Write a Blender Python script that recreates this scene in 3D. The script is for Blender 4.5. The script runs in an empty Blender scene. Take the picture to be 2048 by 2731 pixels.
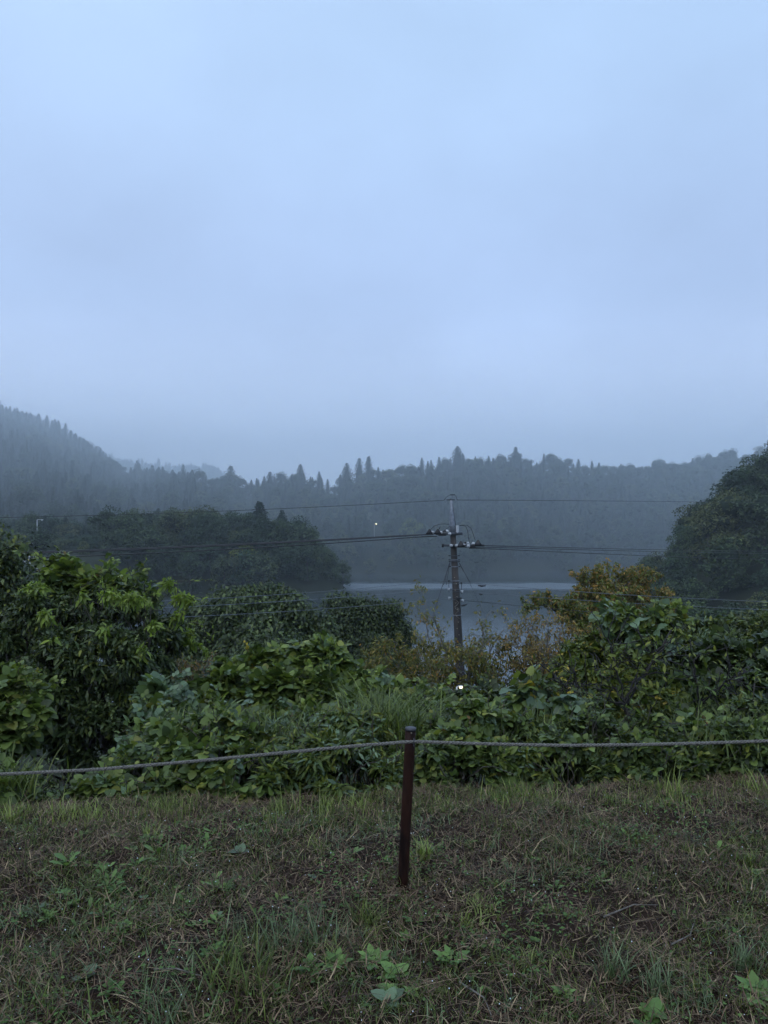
import bpy, math, random
import numpy as np
from mathutils import Matrix, Vector
random.seed(7)
RNG = np.random.default_rng(7)
scene = bpy.context.scene
COL = scene.collection

# ------------------------------------------------------------------ camera
CAM_Z = 1.6
F = 1972.0                      # focal length in photograph pixels (2048 x 2731)
PITCH = math.radians(1.02)
cam = bpy.data.cameras.new('camera')
cam.sensor_fit = 'HORIZONTAL'
cam.sensor_width = 36.0
cam.lens = 36.0 * F / 2048.0
cam.clip_start = 0.05
cam.clip_end = 4000
camo = bpy.data.objects.new('camera', cam)
COL.objects.link(camo)
camo.location = (0, 0, CAM_Z)
camo.rotation_euler = (math.radians(90) + PITCH, 0, 0)
scene.camera = camo
# ------------------------------------------------------------------ world: overcast dusk sky
SUN_EL, SUN_ROT = math.radians(58), math.radians(-35)
world = bpy.data.worlds.new('World')
scene.world = world
world.use_nodes = True
wt = world.node_tree
wt.nodes.clear()
def wn(t, **k):
    n = wt.nodes.new(t)
    for a, b in k.items():
        setattr(n, a, b)
    return n
out = wn('ShaderNodeOutputWorld')
bg = wn('ShaderNodeBackground')
bg.inputs[1].default_value = 0.1
sky = wn('ShaderNodeTexSky', sky_type='NISHITA')
sky.sun_disc = False
sky.sun_elevation = SUN_EL
sky.sun_rotation = SUN_ROT
sky.air_density = 1.5
sky.dust_density = 3.0
tc = wn('ShaderNodeTexCoord')
sep = wn('ShaderNodeSeparateXYZ')
wt.links.new(tc.outputs['Generated'], sep.inputs[0])
ramp = wn('ShaderNodeValToRGB')
cr = ramp.color_ramp
cr.interpolation = 'EASE'
SKY = [(0.0, (0.74, 0.92, 1.24)), (0.12, (0.62, 0.79, 1.13)), (0.30, (0.475, 0.65, 0.985)), (0.60, (0.52, 0.74, 1.08)), (1.0, (0.54, 0.77, 1.12))]
while len(cr.elements) < len(SKY):
    cr.elements.new(0.5)
for e, (p, c) in zip(cr.elements, SKY):
    e.position = p
    e.color = (*c, 1)
wt.links.new(sep.outputs[2], ramp.inputs[0])
mp = wn('ShaderNodeMapping')
mp.inputs['Scale'].default_value = (1.0, 1.0, 1.7)
mp.inputs['Rotation'].default_value = (0, 0.5, 0)
mp.inputs['Location'].default_value = (0.65, 0.2, 0.1)
wt.links.new(tc.outputs['Generated'], mp.inputs[0])
noi = wn('ShaderNodeTexNoise')
noi.inputs['Scale'].default_value = 2.3
noi.inputs['Detail'].default_value = 3.0
noi.inputs['Roughness'].default_value = 0.42
wt.links.new(mp.outputs[0], noi.inputs['Vector'])
mr = wn('ShaderNodeMapRange')
mr.inputs[1].default_value = 0.3
mr.inputs[2].default_value = 0.7
mr.inputs[3].default_value = 9.55
mr.inputs[4].default_value = 10.0
wt.links.new(noi.outputs[0], mr.inputs[0])
# finer cloud streaks, stretched sideways
mp2 = wn('ShaderNodeMapping'); mp2.inputs['Scale'].default_value = (1.0, 1.0, 1.7); mp2.inputs['Rotation'].default_value = (0, -.35, 0)
wt.links.new(tc.outputs['Generated'], mp2.inputs[0])
no2 = wn('ShaderNodeTexNoise'); no2.inputs['Scale'].default_value = 3.4; no2.inputs['Detail'].default_value = 5.0; no2.inputs['Roughness'].default_value = .5
wt.links.new(mp2.outputs[0], no2.inputs['Vector'])
mr2 = wn('ShaderNodeMapRange'); mr2.inputs[1].default_value = .3; mr2.inputs[2].default_value = .7; mr2.inputs[3].default_value = .935; mr2.inputs[4].default_value = 1.05
wt.links.new(no2.outputs[0], mr2.inputs[0])
mm = wn('ShaderNodeMath', operation='MULTIPLY')
wt.links.new(mr.outputs[0], mm.inputs[0]); wt.links.new(mr2.outputs[0], mm.inputs[1])
sc = wn('ShaderNodeVectorMath', operation='SCALE')
wt.links.new(ramp.outputs[0], sc.inputs[0])
wt.links.new(mm.outputs[0], sc.inputs['Scale'])
mix = wn('ShaderNodeMix', data_type='RGBA')
mix.inputs[0].default_value = 0.06
wt.links.new(sc.outputs[0], mix.inputs[6])
wt.links.new(sky.outputs[0], mix.inputs[7])
wt.links.new(mix.outputs[2], bg.inputs[0])
wt.links.new(bg.outputs[0], out.inputs[0])
sun = bpy.data.lights.new('sun', 'SUN')
sun.energy = 0.95
sun.angle = math.radians(60)
sun.color = (1.0, 0.97, 0.93)
suno = bpy.data.objects.new('sun', sun)
COL.objects.link(suno)
# light comes from behind the left shoulder, through the cloud
suno.rotation_euler = (math.radians(90) - SUN_EL, 0, math.radians(-35))
vs = scene.view_settings
vs.view_transform = 'Standard'
vs.look = 'None'
vs.exposure = 0.0
vs.gamma = 1.0
cy = scene.cycles
cy.use_denoising = True
try:
    cy.denoiser = 'OPENIMAGEDENOISE'
    cy.denoising_input_passes = 'RGB_ALBEDO_NORMAL'
except Exception:
    pass
cy.use_adaptive_sampling = True
cy.adaptive_threshold = 0.03
cy.adaptive_min_samples = 24
cy.max_bounces = 5
cy.diffuse_bounces = 2
cy.glossy_bounces = 2
cy.transmission_bounces = 3
cy.volume_bounces = 4
cy.transparent_max_bounces = 4
cy.time_limit = 900

HOR = 1365.5 + F * math.tan(PITCH)      # photograph row of the horizon
CP, SP = math.cos(PITCH), math.sin(PITCH)
def at(px, py, Y):
    """world point that stands Y metres ahead and shows at photograph pixel (px, py)"""
    a = (px - 1024.0) / F
    b = (1365.5 - py) / F
    dy = CP - b * SP
    dz = SP + b * CP
    return np.array([a / dy * Y, Y, CAM_Z + dz / dy * Y])
def mpp(Y):
    return Y / F

# ------------------------------------------------------------------ node materials
def mat(name):
    m = bpy.data.materials.new(name)
    m.use_nodes = True
    nt = m.node_tree
    nt.nodes.clear()
    o = nt.nodes.new('ShaderNodeOutputMaterial')
    return m, nt, o
def N(nt, t, **k):
    n = nt.nodes.new(t)
    for a, b in k.items():
        setattr(n, a, b)
    return n
def ramp_node(nt, stops, interp='LINEAR'):
    r = N(nt, 'ShaderNodeValToRGB')
    r.color_ramp.interpolation = interp
    while len(r.color_ramp.elements) < len(stops):
        r.color_ramp.elements.new(0.5)
    for e, (p, c) in zip(r.color_ramp.elements, stops):
        e.position = p
        e.color = (*c, 1)
    return r
def leaf_mat(name, stops, trans=0.25, rough=0.45, vary=0.5, tree=False, spec=0.22):
    """foliage: colour picked per leaf (and per tree when tree=True)"""
    m, nt, o = mat(name)
    L = nt.links.new
    geo = N(nt, 'ShaderNodeNewGeometry')
    oi = N(nt, 'ShaderNodeObjectInfo')
    add = N(nt, 'ShaderNodeMath', operation='ADD')
    L(geo.outputs['Random Per Island'], add.inputs[0])
    L(oi.outputs['Random'], add.inputs[1])
    fr = N(nt, 'ShaderNodeMath', operation='FRACT')
    L(add.outputs[0], fr.inputs[0])
    r = ramp_node(nt, stops)
    L((oi.outputs['Random'] if tree else fr.outputs[0]), r.inputs[0])
    mr = N(nt, 'ShaderNodeMapRange')
    mr.inputs[3].default_value = 1 - vary
    mr.inputs[4].default_value = 1 + vary
    L(fr.outputs[0], mr.inputs[0])
    if not tree:
        mul = N(nt, 'ShaderNodeMath', operation='MULTIPLY')
        mul.inputs[1].default_value = 7.31
        L(fr.outputs[0], mul.inputs[0])
        f2 = N(nt, 'ShaderNodeMath', operation='FRACT')
        L(mul.outputs[0], f2.inputs[0])
        L(f2.outputs[0], mr.inputs[0])
    s = N(nt, 'ShaderNodeVectorMath', operation='SCALE')
    L(r.outputs[0], s.inputs[0])
    L(mr.outputs[0], s.inputs['Scale'])
    p = N(nt, 'ShaderNodeBsdfPrincipled')
    L(s.outputs[0], p.inputs['Base Color'])
    p.inputs['Roughness'].default_value = rough
    p.inputs['Specular IOR Level'].default_value = spec
    if trans > 0:
        t = N(nt, 'ShaderNodeBsdfTranslucent')
        hs = N(nt, 'ShaderNodeVectorMath', operation='MULTIPLY')
        hs.inputs[1].default_value = (1.2, 1.3, 0.75)
        L(s.outputs[0], hs.inputs[0])
        L(hs.outputs[0], t.inputs[0])
        mx = N(nt, 'ShaderNodeMixShader')
        mx.inputs[0].default_value = trans
        L(p.outputs[0], mx.inputs[1])
        L(t.outputs[0], mx.inputs[2])
        L(mx.outputs[0], o.inputs[0])
    else:
        L(p.outputs[0], o.inputs[0])
    return m
def plain_mat(name, c1, c2=None, scale=8.0, rough=0.7, metal=0.0, bump=0.0, detail=5, stretch=(1, 1, 1), spec=0.5):
    m, nt, o = mat(name)
    L = nt.links.new
    p = N(nt, 'ShaderNodeBsdfPrincipled')
    p.inputs['Roughness'].default_value = rough
    p.inputs['Metallic'].default_value = metal
    p.inputs['Specular IOR Level'].default_value = spec
    tcn = N(nt, 'ShaderNodeTexCoord')
    mpn = N(nt, 'ShaderNodeMapping')
    mpn.inputs['Scale'].default_value = stretch
    L(tcn.outputs['Object'], mpn.inputs[0])
    n = N(nt, 'ShaderNodeTexNoise')
    n.inputs['Scale'].default_value = scale
    n.inputs['Detail'].default_value = detail
    L(mpn.outputs[0], n.inputs['Vector'])
    r = ramp_node(nt, [(0.35, c1), (0.65, c2 or c1)])
    L(n.outputs[0], r.inputs[0])
    L(r.outputs[0], p.inputs['Base Color'])
    if bump:
        b = N(nt, 'ShaderNodeBump')
        b.inputs['Strength'].default_value = bump
        b.inputs['Distance'].default_value = 0.01
        L(n.outputs[0], b.inputs['Height'])
        L(b.outputs[0], p.inputs['Normal'])
    L(p.outputs[0], o.inputs[0])
    return m
def emit_mat(name, c, s):
    m, nt, o = mat(name)
    e = N(nt, 'ShaderNodeEmission')
    e.inputs[0].default_value = (*c, 1)
    e.inputs[1].default_value = s
    nt.links.new(e.outputs[0], o.inputs[0])
    return m

M = {}
M['kudzu'] = leaf_mat('kudzu_leaf', [(0, (.044, .066, .018)), (.4, (.080, .118, .028)), (.85, (.135, .18, .042)), (1, (.22, .22, .04))], .25, .42, .45, spec=.3)
M['kudzu_light'] = leaf_mat('kudzu_light_leaf', [(0, (.13, .18, .042)), (1, (.22, .27, .055))], .3, .42, .3, spec=.3)
M['glaucous'] = leaf_mat('glaucous_leaf', [(0, (.08, .125, .065)), (1, (.14, .20, .105))], .15, .4, .3, spec=.35)
M['dark_leaf'] = leaf_mat('dark_leaf', [(0, (.022, .036, .012)), (.6, (.042, .064, .019)), (1, (.08, .105, .032))], .15, .4, .5, spec=.3)
M['fresh'] = leaf_mat('fresh_leaf', [(0, (0.132, 0.198, 0.035)), (1, (0.252, 0.324, 0.05))], .35, .5, .25)
M['olive'] = leaf_mat('olive_leaf', [(0, (0.0653, 0.0868, 0.0198)), (0.6, (0.116, 0.14, 0.0275)), (1, (0.174, 0.182, 0.033))], .25, .45, .35)
M['orange'] = leaf_mat('orange_leaf', [(0, (0.1125, 0.116, 0.036)), (0.4, (0.195, 0.1595, 0.042)), (0.8, (0.285, 0.1885, 0.048)), (1, (0.405, 0.203, 0.054))], .3, .5, .35)
M['yellow_green'] = leaf_mat('yellow_green_leaf', [(0, (.07, .085, .022)), (.6, (.15, .155, .04)), (1, (.24, .20, .05))], .3, .45, .35)
M['rust'] = leaf_mat('rust_leaf', [(0, (0.084, 0.0812, 0.0336)), (0.5, (0.154, 0.1092, 0.0408)), (1, (0.238, 0.126, 0.042))], .25, .5, .35)
M['yellow'] = leaf_mat('yellow_leaf', [(0, (.40, .33, .04)), (1, (.58, .42, .10))], .3, .5, .2)
M['tree_leaf'] = leaf_mat('tree_leaf', [(0, (.036, .054, .020)), (.6, (.070, .100, .032)), (1, (.135, .17, .055))], .18, .42, .45, spec=.3)
M['blade'] = leaf_mat('grass_blade', [(0, (.05, .072, .018)), (.6, (.105, .145, .034)), (1, (.19, .22, .055))], .25, .42, .45, spec=.3)
M['edge_blade'] = leaf_mat('edge_grass_blade', [(0, (.14, .185, .045)), (.6, (.25, .31, .075)), (1, (.38, .40, .14))], .3, .42, .35, spec=.4)
M['blue_blade'] = leaf_mat('blue_grass_blade', [(0, (.08, .115, .050)), (1, (.16, .215, .10))], .2, .4, .35, spec=.35)
M['straw'] = leaf_mat('dry_straw', [(0, (.035, .020, .013)), (.4, (.105, .062, .038)), (.8, (.20, .135, .08)), (1, (.34, .26, .15))], .1, .55, .45, spec=.22)
M['weed'] = leaf_mat('weed_leaf', [(0, (.09, .16, .042)), (1, (.16, .25, .065))], .28, .42, .3, spec=.3)
M['clover'] = leaf_mat('clover_leaf', [(0, (0.065, 0.125, 0.035)), (1, (0.117, 0.2, 0.05))], .25, .45, .3)
M['far_broad'] = leaf_mat('far_broadleaf', [(0, (.020, .040, .018)), (.3, (.034, .056, .020)), (.5, (.055, .082, .026)), (.7, (.032, .066, .034)), (.88, (.085, .095, .03)), (1, (.11, .13, .042))], .1, .6, .55, tree=True, spec=.2)
M['far_conifer'] = leaf_mat('far_conifer', [(0, (0.0132, 0.0308, 0.018)), (0.6, (0.022, 0.044, 0.022)), (1, (0.0352, 0.0528, 0.022))], .05, .65, .45, tree=True, spec=.2)
M['yellowish'] = leaf_mat('yellowish_leaf', [(0, (0.104, 0.1365, 0.025)), (1, (0.169, 0.182, 0.035))], .25, .5, .35)
M['bark'] = plain_mat('bark', (.035, .028, .022), (.075, .062, .05), 14, .85, bump=.6, stretch=(1, 1, .25))
M['pale_bark'] = plain_mat('pale_bark', (.12, .11, .095), (.20, .18, .155), 20, .8, bump=.4, stretch=(1, 1, .3))
M['dark_bark'] = plain_mat('dark_bark', (.015, .013, .012), (.035, .03, .026), 20, .8, bump=.4)
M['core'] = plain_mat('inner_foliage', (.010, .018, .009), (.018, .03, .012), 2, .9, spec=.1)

# ------------------------------------------------------------------ mesh building
class Acc:
    """collects triangles of several pieces into one mesh"""
    def __init__(s):
        s.v, s.f, s.m, s.n = [], [], [], 0
    def add(s, V, T, mi=0):
        V = np.asarray(V, float).reshape(-1, 3)
        T = np.asarray(T, np.int64).reshape(-1, 3)
        s.v.append(V); s.f.append(T + s.n); s.m.append(np.full(len(T), mi, np.int32)); s.n += len(V)
    def mesh(s, name, mats, smooth=False):
        V = np.concatenate(s.v).astype(np.float32); T = np.concatenate(s.f).astype(np.int32); MI = np.concatenate(s.m)
        me = bpy.data.meshes.new(name)
        me.vertices.add(len(V)); me.vertices.foreach_set('co', V.ravel())
        me.loops.add(len(T) * 3); me.loops.foreach_set('vertex_index', T.ravel())
        me.polygons.add(len(T))
        me.polygons.foreach_set('loop_start', np.arange(0, len(T) * 3, 3, dtype=np.int32))
        me.polygons.foreach_set('loop_total', np.full(len(T), 3, np.int32))
        me.polygons.foreach_set('material_index', MI)
        if smooth:
            me.polygons.foreach_set('use_smooth', np.ones(len(T), bool))
        for x in mats:
            me.materials.append(x)
        me.update(calc_edges=True)
        me.validate()
        return me
    def obj(s, name, mats, parent=None, smooth=False, offset=None):
        if offset is not None:
            s.v = [v - np.asarray(offset) for v in s.v]
        o = bpy.data.objects.new(name, s.mesh(name, mats, smooth))
        COL.objects.link(o)
        if parent is not None:
            o.parent = parent
        return o
def tag(o, label=None, cat=None, group=None, kind=None):
    if label: o['label'] = label
    if cat: o['category'] = cat
    if group: o['group'] = group
    if kind: o['kind'] = kind
    return o
def thing(name, loc, label, cat, group=None):
    o = bpy.data.objects.new(name, None)
    o.empty_display_size = 0.2
    COL.objects.link(o)
    o.location = tuple(loc)
    return tag(o, label, cat, group)
def unit(a):
    a = np.asarray(a, float)
    return a / np.maximum(np.linalg.norm(a, axis=-1, keepdims=True), 1e-9)
def tube(P, R, sides=6, caps=True):
    P = np.asarray(P, float); n = len(P)
    R = np.full(n, R, float) if np.isscalar(R) else np.asarray(R, float)
    T = np.gradient(P, axis=0); T = unit(T)
    ref = np.array([0.0, 0, 1]) if abs(T[0][2]) < .9 else np.array([1.0, 0, 0])
    U = unit(np.cross(T[0], ref)); V = []
    for i in range(n):
        U = unit(U - T[i] * np.dot(U, T[i]))
        W = np.cross(T[i], U)
        a = np.arange(sides) * 2 * math.pi / sides
        V.append(P[i] + R[i] * (np.cos(a)[:, None] * U + np.sin(a)[:, None] * W))
    V = np.concatenate(V)
    Fs = []
    for i in range(n - 1):
        for k in range(sides):
            a, b = i * sides + k, i * sides + (k + 1) % sides
            Fs += [(a, b, b + sides), (a, b + sides, a + sides)]
    if caps:
        c0, c1 = len(V), len(V) + 1
        V = np.vstack([V, P[0], P[-1]])
        for k in range(sides):
            Fs.append((c0, (k + 1) % sides, k))
            Fs.append((c1, (n - 1) * sides + k, (n - 1) * sides + (k + 1) % sides))
    return V, Fs
def box(c, s, rot=0.0, axis=2):
    c = np.asarray(c, float); s = np.asarray(s, float) / 2
    V = np.array([[x, y, z] for x in (-1, 1) for y in (-1, 1) for z in (-1, 1)]) * s
    if rot:
        V = V @ np.array(Matrix.Rotation(rot, 3, 'XYZ'[axis])).T
    T = [(0, 1, 3), (0, 3, 2), (4, 6, 7), (4, 7, 5), (0, 4, 5), (0, 5, 1), (2, 3, 7), (2, 7, 6), (0, 2, 6), (0, 6, 4), (1, 5, 7), (1, 7, 3)]
    return V + c, T
def sphere(c, r, seg=10, rings=6, jit=0.0, rng=RNG):
    r = np.ones(3) * np.asarray(r, float)
    V = [(0, 0, 1)]
    for i in range(1, rings):
        a = math.pi * i / rings
        for k in range(seg):
            b = 2 * math.pi * k / seg
            V.append((math.sin(a) * math.cos(b), math.sin(a) * math.sin(b), math.cos(a)))
    V.append((0, 0, -1))
    V = np.array(V)
    if jit:
        V = V * (1 + rng.uniform(-jit, jit, (len(V), 1)))
    T = []
    for k in range(seg):
        T.append((0, 1 + k, 1 + (k + 1) % seg))
        b = 1 + (rings - 2) * seg
        T.append((len(V) - 1, b + (k + 1) % seg, b + k))
    for i in range(rings - 2):
        for k in range(seg):
            a = 1 + i * seg + k; b = 1 + i * seg + (k + 1) % seg
            T += [(a, a + seg, b + seg), (a, b + seg, b)]
    return V * r + np.asarray(c, float), T
def scatter(tv, tt, pos, tip, nor, size, wid=None):
    """copies of a template leaf (x side, y towards the tip, z normal)"""
    Y = unit(tip); X = unit(np.cross(Y, nor)); Z = np.cross(X, Y)
    size = np.asarray(size, float)[:, None, None]
    wid = size if wid is None else np.asarray(wid, float)[:, None, None]
    t = tv[None]
    V = pos[:, None, :] + size * t[..., 1:2] * Y[:, None, :] + wid * t[..., 0:1] * X[:, None, :] + size * t[..., 2:3] * Z[:, None, :]
    k = len(tv)
    T = tt[None] + (np.arange(len(pos)) * k)[:, None, None]
    return V.reshape(-1, 3), T.reshape(-1, 3)
def leaf_t(w, fold=.06, droop=.1, pts=((.22, .85), (.5, 1.0), (.8, .5))):
    """folded leaf outline; pts = (position along, share of the half width)"""
    c = [(0, 0, 0)] + [(0, y, -droop * y * y) for y, _ in pts] + [(0, 1, -droop)]
    V = list(c)
    for sgn in (-1, 1):
        for y, h in pts:
            V.append((sgn * w / 2 * h, y - .02, fold * h - droop * y * y))
    n = len(pts); T = []
    for q, sgn in enumerate((-1, 1)):
        s = n + 2 + q * n
        T.append((0, 1, s))
        for i in range(n - 1):
            T += [(i + 1, i + 2, s + i + 1), (i + 1, s + i + 1, s + i)]
        T.append((n, n + 1, s + n - 1))
    T = np.array(T)
    T[:len(T) // 2] = T[:len(T) // 2, ::-1]
    return np.array(V, float), T
T_OVATE = leaf_t(.86, .07, .12, ((.14, .78), (.45, 1.0), (.8, .60)))
T_LANCE = leaf_t(.27, .04, .22, ((.3, .9), (.6, 1.0)))
T_SMALL = (np.array([(0, 0, 0), (-.27, .45, .07), (0, 1, -.12), (.27, .45, .07)], float), np.array([(0, 2, 1), (0, 3, 2)]))
T_SPOON = leaf_t(.42, .05, .15, ((.25, .35), (.55, .9), (.82, .9)))
def join_t(parts):
    V, T, n = [], [], 0
    for (v, t), s, off, ang, tilt in parts:
        R = np.array(Matrix.Rotation(ang, 3, 'Z') @ Matrix.Rotation(tilt, 3, 'X'))
        V.append((v * s) @ R.T + np.array(off)); T.append(t + n); n += len(v)
    return np.concatenate(V), np.concatenate(T)
T_TRI = join_t([(T_OVATE, .52, (0, .50, 0), 0, -.15), (T_OVATE, .46, (-.05, .40, 0), 1.25, -.15), (T_OVATE, .46, (.05, .40, 0), -1.25, -.15),
                ((np.array([(-.012, 0, -.01), (.012, 0, -.01), (.01, .5, 0), (-.01, .5, 0)], float), np.array([(0, 1, 2), (0, 2, 3)])), 1, (0, 0, 0), 0, 0)])
T_LOBED = join_t([(leaf_t(.6), l_, (0, y_, 0), a, -.1) for a, l_, y_ in ((-1.0, .5, .35), (1.0, .5, .35), (0, .62, .4), (-.7, .3, .12), (.7, .3, .12))])

def blades(pos, head, length, width, bend, lean, segs=3, rng=RNG):
    """grass blades: strips that lean and curve over; returns verts, tris"""
    n = len(pos)
    H = np.stack([np.cos(head), np.sin(head), np.zeros(n)], 1)
    S = np.stack([-np.sin(head), np.cos(head), np.zeros(n)], 1)
    p = pos.copy(); V = []
    st = length / segs
    for i in range(segs + 1):
        w = width * (1 - (i / segs) ** 1.6) / 2 + 1e-4
        V += [p - S * w[:, None], p + S * w[:, None]]
        a = lean + bend * (i + .5) / segs
        p = p + (H * np.sin(a)[:, None] + np.array([0, 0, 1.0]) * np.cos(a)[:, None]) * st[:, None]
    V = np.stack(V, 1).reshape(-1, 3)
    k = (segs + 1) * 2; t = []
    for i in range(segs):
        a = 2 * i
        t += [(a, a + 1, a + 3), (a, a + 3, a + 2)]
    T = np.array(t)[None] + (np.arange(n) * k)[:, None, None]
    return V, T.reshape(-1, 3)

# ------------------------------------------------------------------ terrain
ZW = -16.4
def sm(x):
    x = np.clip(x, 0, 1); return x * x * (3 - 2 * x)
RIDGE = [(-700, 985), (-300, 1010), (0, 1072), (60, 1092), (150, 1132), (220, 1174), (290, 1216), (330, 1246), (400, 1250), (520, 1252), (600, 1256), (640, 1284), (690, 1276),
         (730, 1260), (800, 1247), (860, 1252), (885, 1276), (930, 1252), (985, 1235), (1060, 1222), (1140, 1213), (1220, 1200), (1300, 1210), (1380, 1203), (1430, 1220), (1480, 1208),
         (1560, 1222), (1640, 1214), (1740, 1224), (1800, 1208), (1900, 1206), (1980, 1196), (2048, 1188), (2300, 1165), (2800, 1150)]
def ip(x, t):
    a = np.array(t, float)
    return np.interp(x, a[:, 0], a[:, 1])
def shoreY(px): return ip(px, [(-600, 235), (300, 240), (450, 252), (800, 268), (960, 273), (1330, 276), (1700, 296), (2800, 300)])
def crestY(px): return ip(px, [(-600, 560), (0, 470), (330, 400), (520, 345), (800, 340), (1300, 345), (2048, 370), (2800, 380)])
def wob(x, y, s, seed=0):
    return (np.sin(x / s + 1.3 + seed) * np.cos(y / s * 1.17 + .4 + seed) + .5 * np.sin(x / s * 2.3 + y / s * 1.9 + seed) + .25 * np.cos(x / s * 4.7 - y / s * 4.1 + seed))
def edgeY(x): return 4.33 + .10 * x + .05 * np.sin(x * 3.1) + .03 * np.sin(x * 9.0)
def Hgt(x, y):
    x = np.asarray(x, float); y = np.asarray(y, float)
    d = y - edgeY(np.clip(x, -8, 8))
    k = 1 + 1.15 * sm((x - 12) / 33) + 1.0 * sm((-x - 40) / 40)
    dd = np.where(d > 22, 22 + (d - 22) / k, d)
    near = ip(dd, [(-100, 0), (-.3, 0), (.25, -.06), (2, -1.25), (8, -5.3), (22, -8.0), (41, -12), (57, -16), (70, -20), (5000, -20)])
    near = near + np.where(d > 6, .25 * wob(x, y, 4.0), 0)
    near = near + np.where(d < 1, .012 * wob(x, y, .22) + .008 * wob(x, y, .09, 2), 0)
    px = 1024 + F * x / np.maximum(y, 1)
    sY, cY = shoreY(px), crestY(px)
    zc = CAM_Z + (HOR - ip(px, RIDGE)) / F * cY - 7.5
    t = (y - sY) / (cY - sY)
    far = np.where(t < 0, np.maximum(ZW - .8 + t * 60, -20), ZW - .8 + (zc - ZW) * np.clip(t, 0, 1) ** .8 - np.maximum(t - 1, 0) * 30)
    zb = CAM_Z + (HOR - ip(px, [(-600, 1120), (300, 1215), (400, 1236), (560, 1240), (640, 1288), (720, 1290), (900, 1340), (2800, 1360)])) / F * 640 - 10
    far = np.maximum(far, np.where(y > 400, zb - np.abs(y - 640) * .3, -20))
    far = np.where(y > 60, far, -20) + np.where(far > ZW, 1.2 * wob(x, y, 19.0), 0)
    e = 1 - ((x + 52) / 48) ** 2 - ((y - 212) / 33) ** 2
    pen = -20 + 15.2 * sm(e * 1.15)
    lp = -20 + 14.5 * sm((-x - 48) / 22) * sm((y - 112) / 25) * np.where(y > 0, 1, 0)
    r = np.sqrt(((x - 127) / 80) ** 2 + ((y - 152) / 50) ** 2)
    rh = np.where(r < 1.0, -20 + 60 * np.maximum(1 - r, 0) ** .92, -20) + np.where(r < .95, wob(x, y, 9) * .8, 0)
    return np.maximum.reduce([near, far, pen, lp, rh])
def axis(segs):
    o = [segs[0][0]]
    for a, b, s in segs:
        n = max(1, int(round((b - a) / s)))
        o += list(np.linspace(a, b, n + 1)[1:])
    return np.array(o)
xs = axis([(-620, -200, 14), (-200, -60, 5), (-60, -12, 2), (-12, -3.6, .4), (-3.6, 3.6, .07), (3.6, 12, .4), (12, 60, 2), (60, 230, 4), (230, 620, 14)])
ys = axis([(-40, -4, 4), (-4, 1.4, .6), (1.4, 5.4, .07), (5.4, 16, .4), (16, 80, 2), (80, 480, 4), (480, 740, 12)])
X, Yg = np.meshgrid(xs, ys)
Z = Hgt(X, Yg)
nx, ny = len(xs), len(ys)
V = np.stack([X.ravel(), Yg.ravel(), Z.ravel()], 1)
i = np.arange(nx - 1)[None] + (np.arange(ny - 1) * nx)[:, None]
i = i.ravel()
T = np.concatenate([np.stack([i, i + 1, i + nx + 1], 1), np.stack([i, i + nx + 1, i + nx], 1)])
m, nt, o = mat('soil')
L = nt.links.new
geo = N(nt, 'ShaderNodeNewGeometry')
n1 = N(nt, 'ShaderNodeTexNoise'); n1.inputs['Scale'].default_value = 9; n1.inputs['Detail'].default_value = 8; n1.inputs['Roughness'].default_value = .7
n2 = N(nt, 'ShaderNodeTexNoise'); n2.inputs['Scale'].default_value = 90; n2.inputs['Detail'].default_value = 4
n3 = N(nt, 'ShaderNodeTexNoise'); n3.inputs['Scale'].default_value = 1.4; n3.inputs['Detail'].default_value = 3
for n in (n1, n2, n3): L(geo.outputs['Position'], n.inputs['Vector'])
r1 = ramp_node(nt, [(.3, (.014, .009, .006)), (.55, (.038, .022, .014)), (.75, (.072, .044, .029))])
L(n1.outputs[0], r1.inputs[0])
r3 = ramp_node(nt, [(.4, (.012, .011, .007)), (.62, (.028, .018, .014))])
L(n3.outputs[0], r3.inputs[0])
mx = N(nt, 'ShaderNodeMix', data_type='RGBA'); mx.inputs[0].default_value = .45
L(r1.outputs[0], mx.inputs[6]); L(r3.outputs[0], mx.inputs[7])
sp = N(nt, 'ShaderNodeSeparateXYZ'); L(geo.outputs['Position'], sp.inputs[0])
fy = N(nt, 'ShaderNodeMapRange'); fy.inputs[1].default_value = 4.2; fy.inputs[2].default_value = 8.0
L(sp.outputs[1], fy.inputs[0])
rf = ramp_node(nt, [(.35, (.014, .018, .010)), (.7, (.03, .035, .015))])
L(n1.outputs[0], rf.inputs[0])
mx2 = N(nt, 'ShaderNodeMix', data_type='RGBA')
L(fy.outputs[0], mx2.inputs[0]); L(mx.outputs[2], mx2.inputs[6]); L(rf.outputs[0], mx2.inputs[7])
p = N(nt, 'ShaderNodeBsdfPrincipled'); p.inputs['Roughness'].default_value = .9; p.inputs['Specular IOR Level'].default_value = .1
L(mx2.outputs[2], p.inputs['Base Color'])
am = N(nt, 'ShaderNodeMath', operation='MULTIPLY_ADD'); am.inputs[1].default_value = .25
L(n2.outputs[0], am.inputs[0]); L(n1.outputs[0], am.inputs[2])
b = N(nt, 'ShaderNodeBump'); b.inputs['Strength'].default_value = .8; b.inputs['Distance'].default_value = .03
L(am.outputs[0], b.inputs['Height']); L(b.outputs[0], p.inputs['Normal']); L(p.outputs[0], o.inputs[0])
M['soil'] = m
a = Acc(); a.add(V, T)
tag(a.obj('ground', [m], smooth=True), kind='structure')

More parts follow.
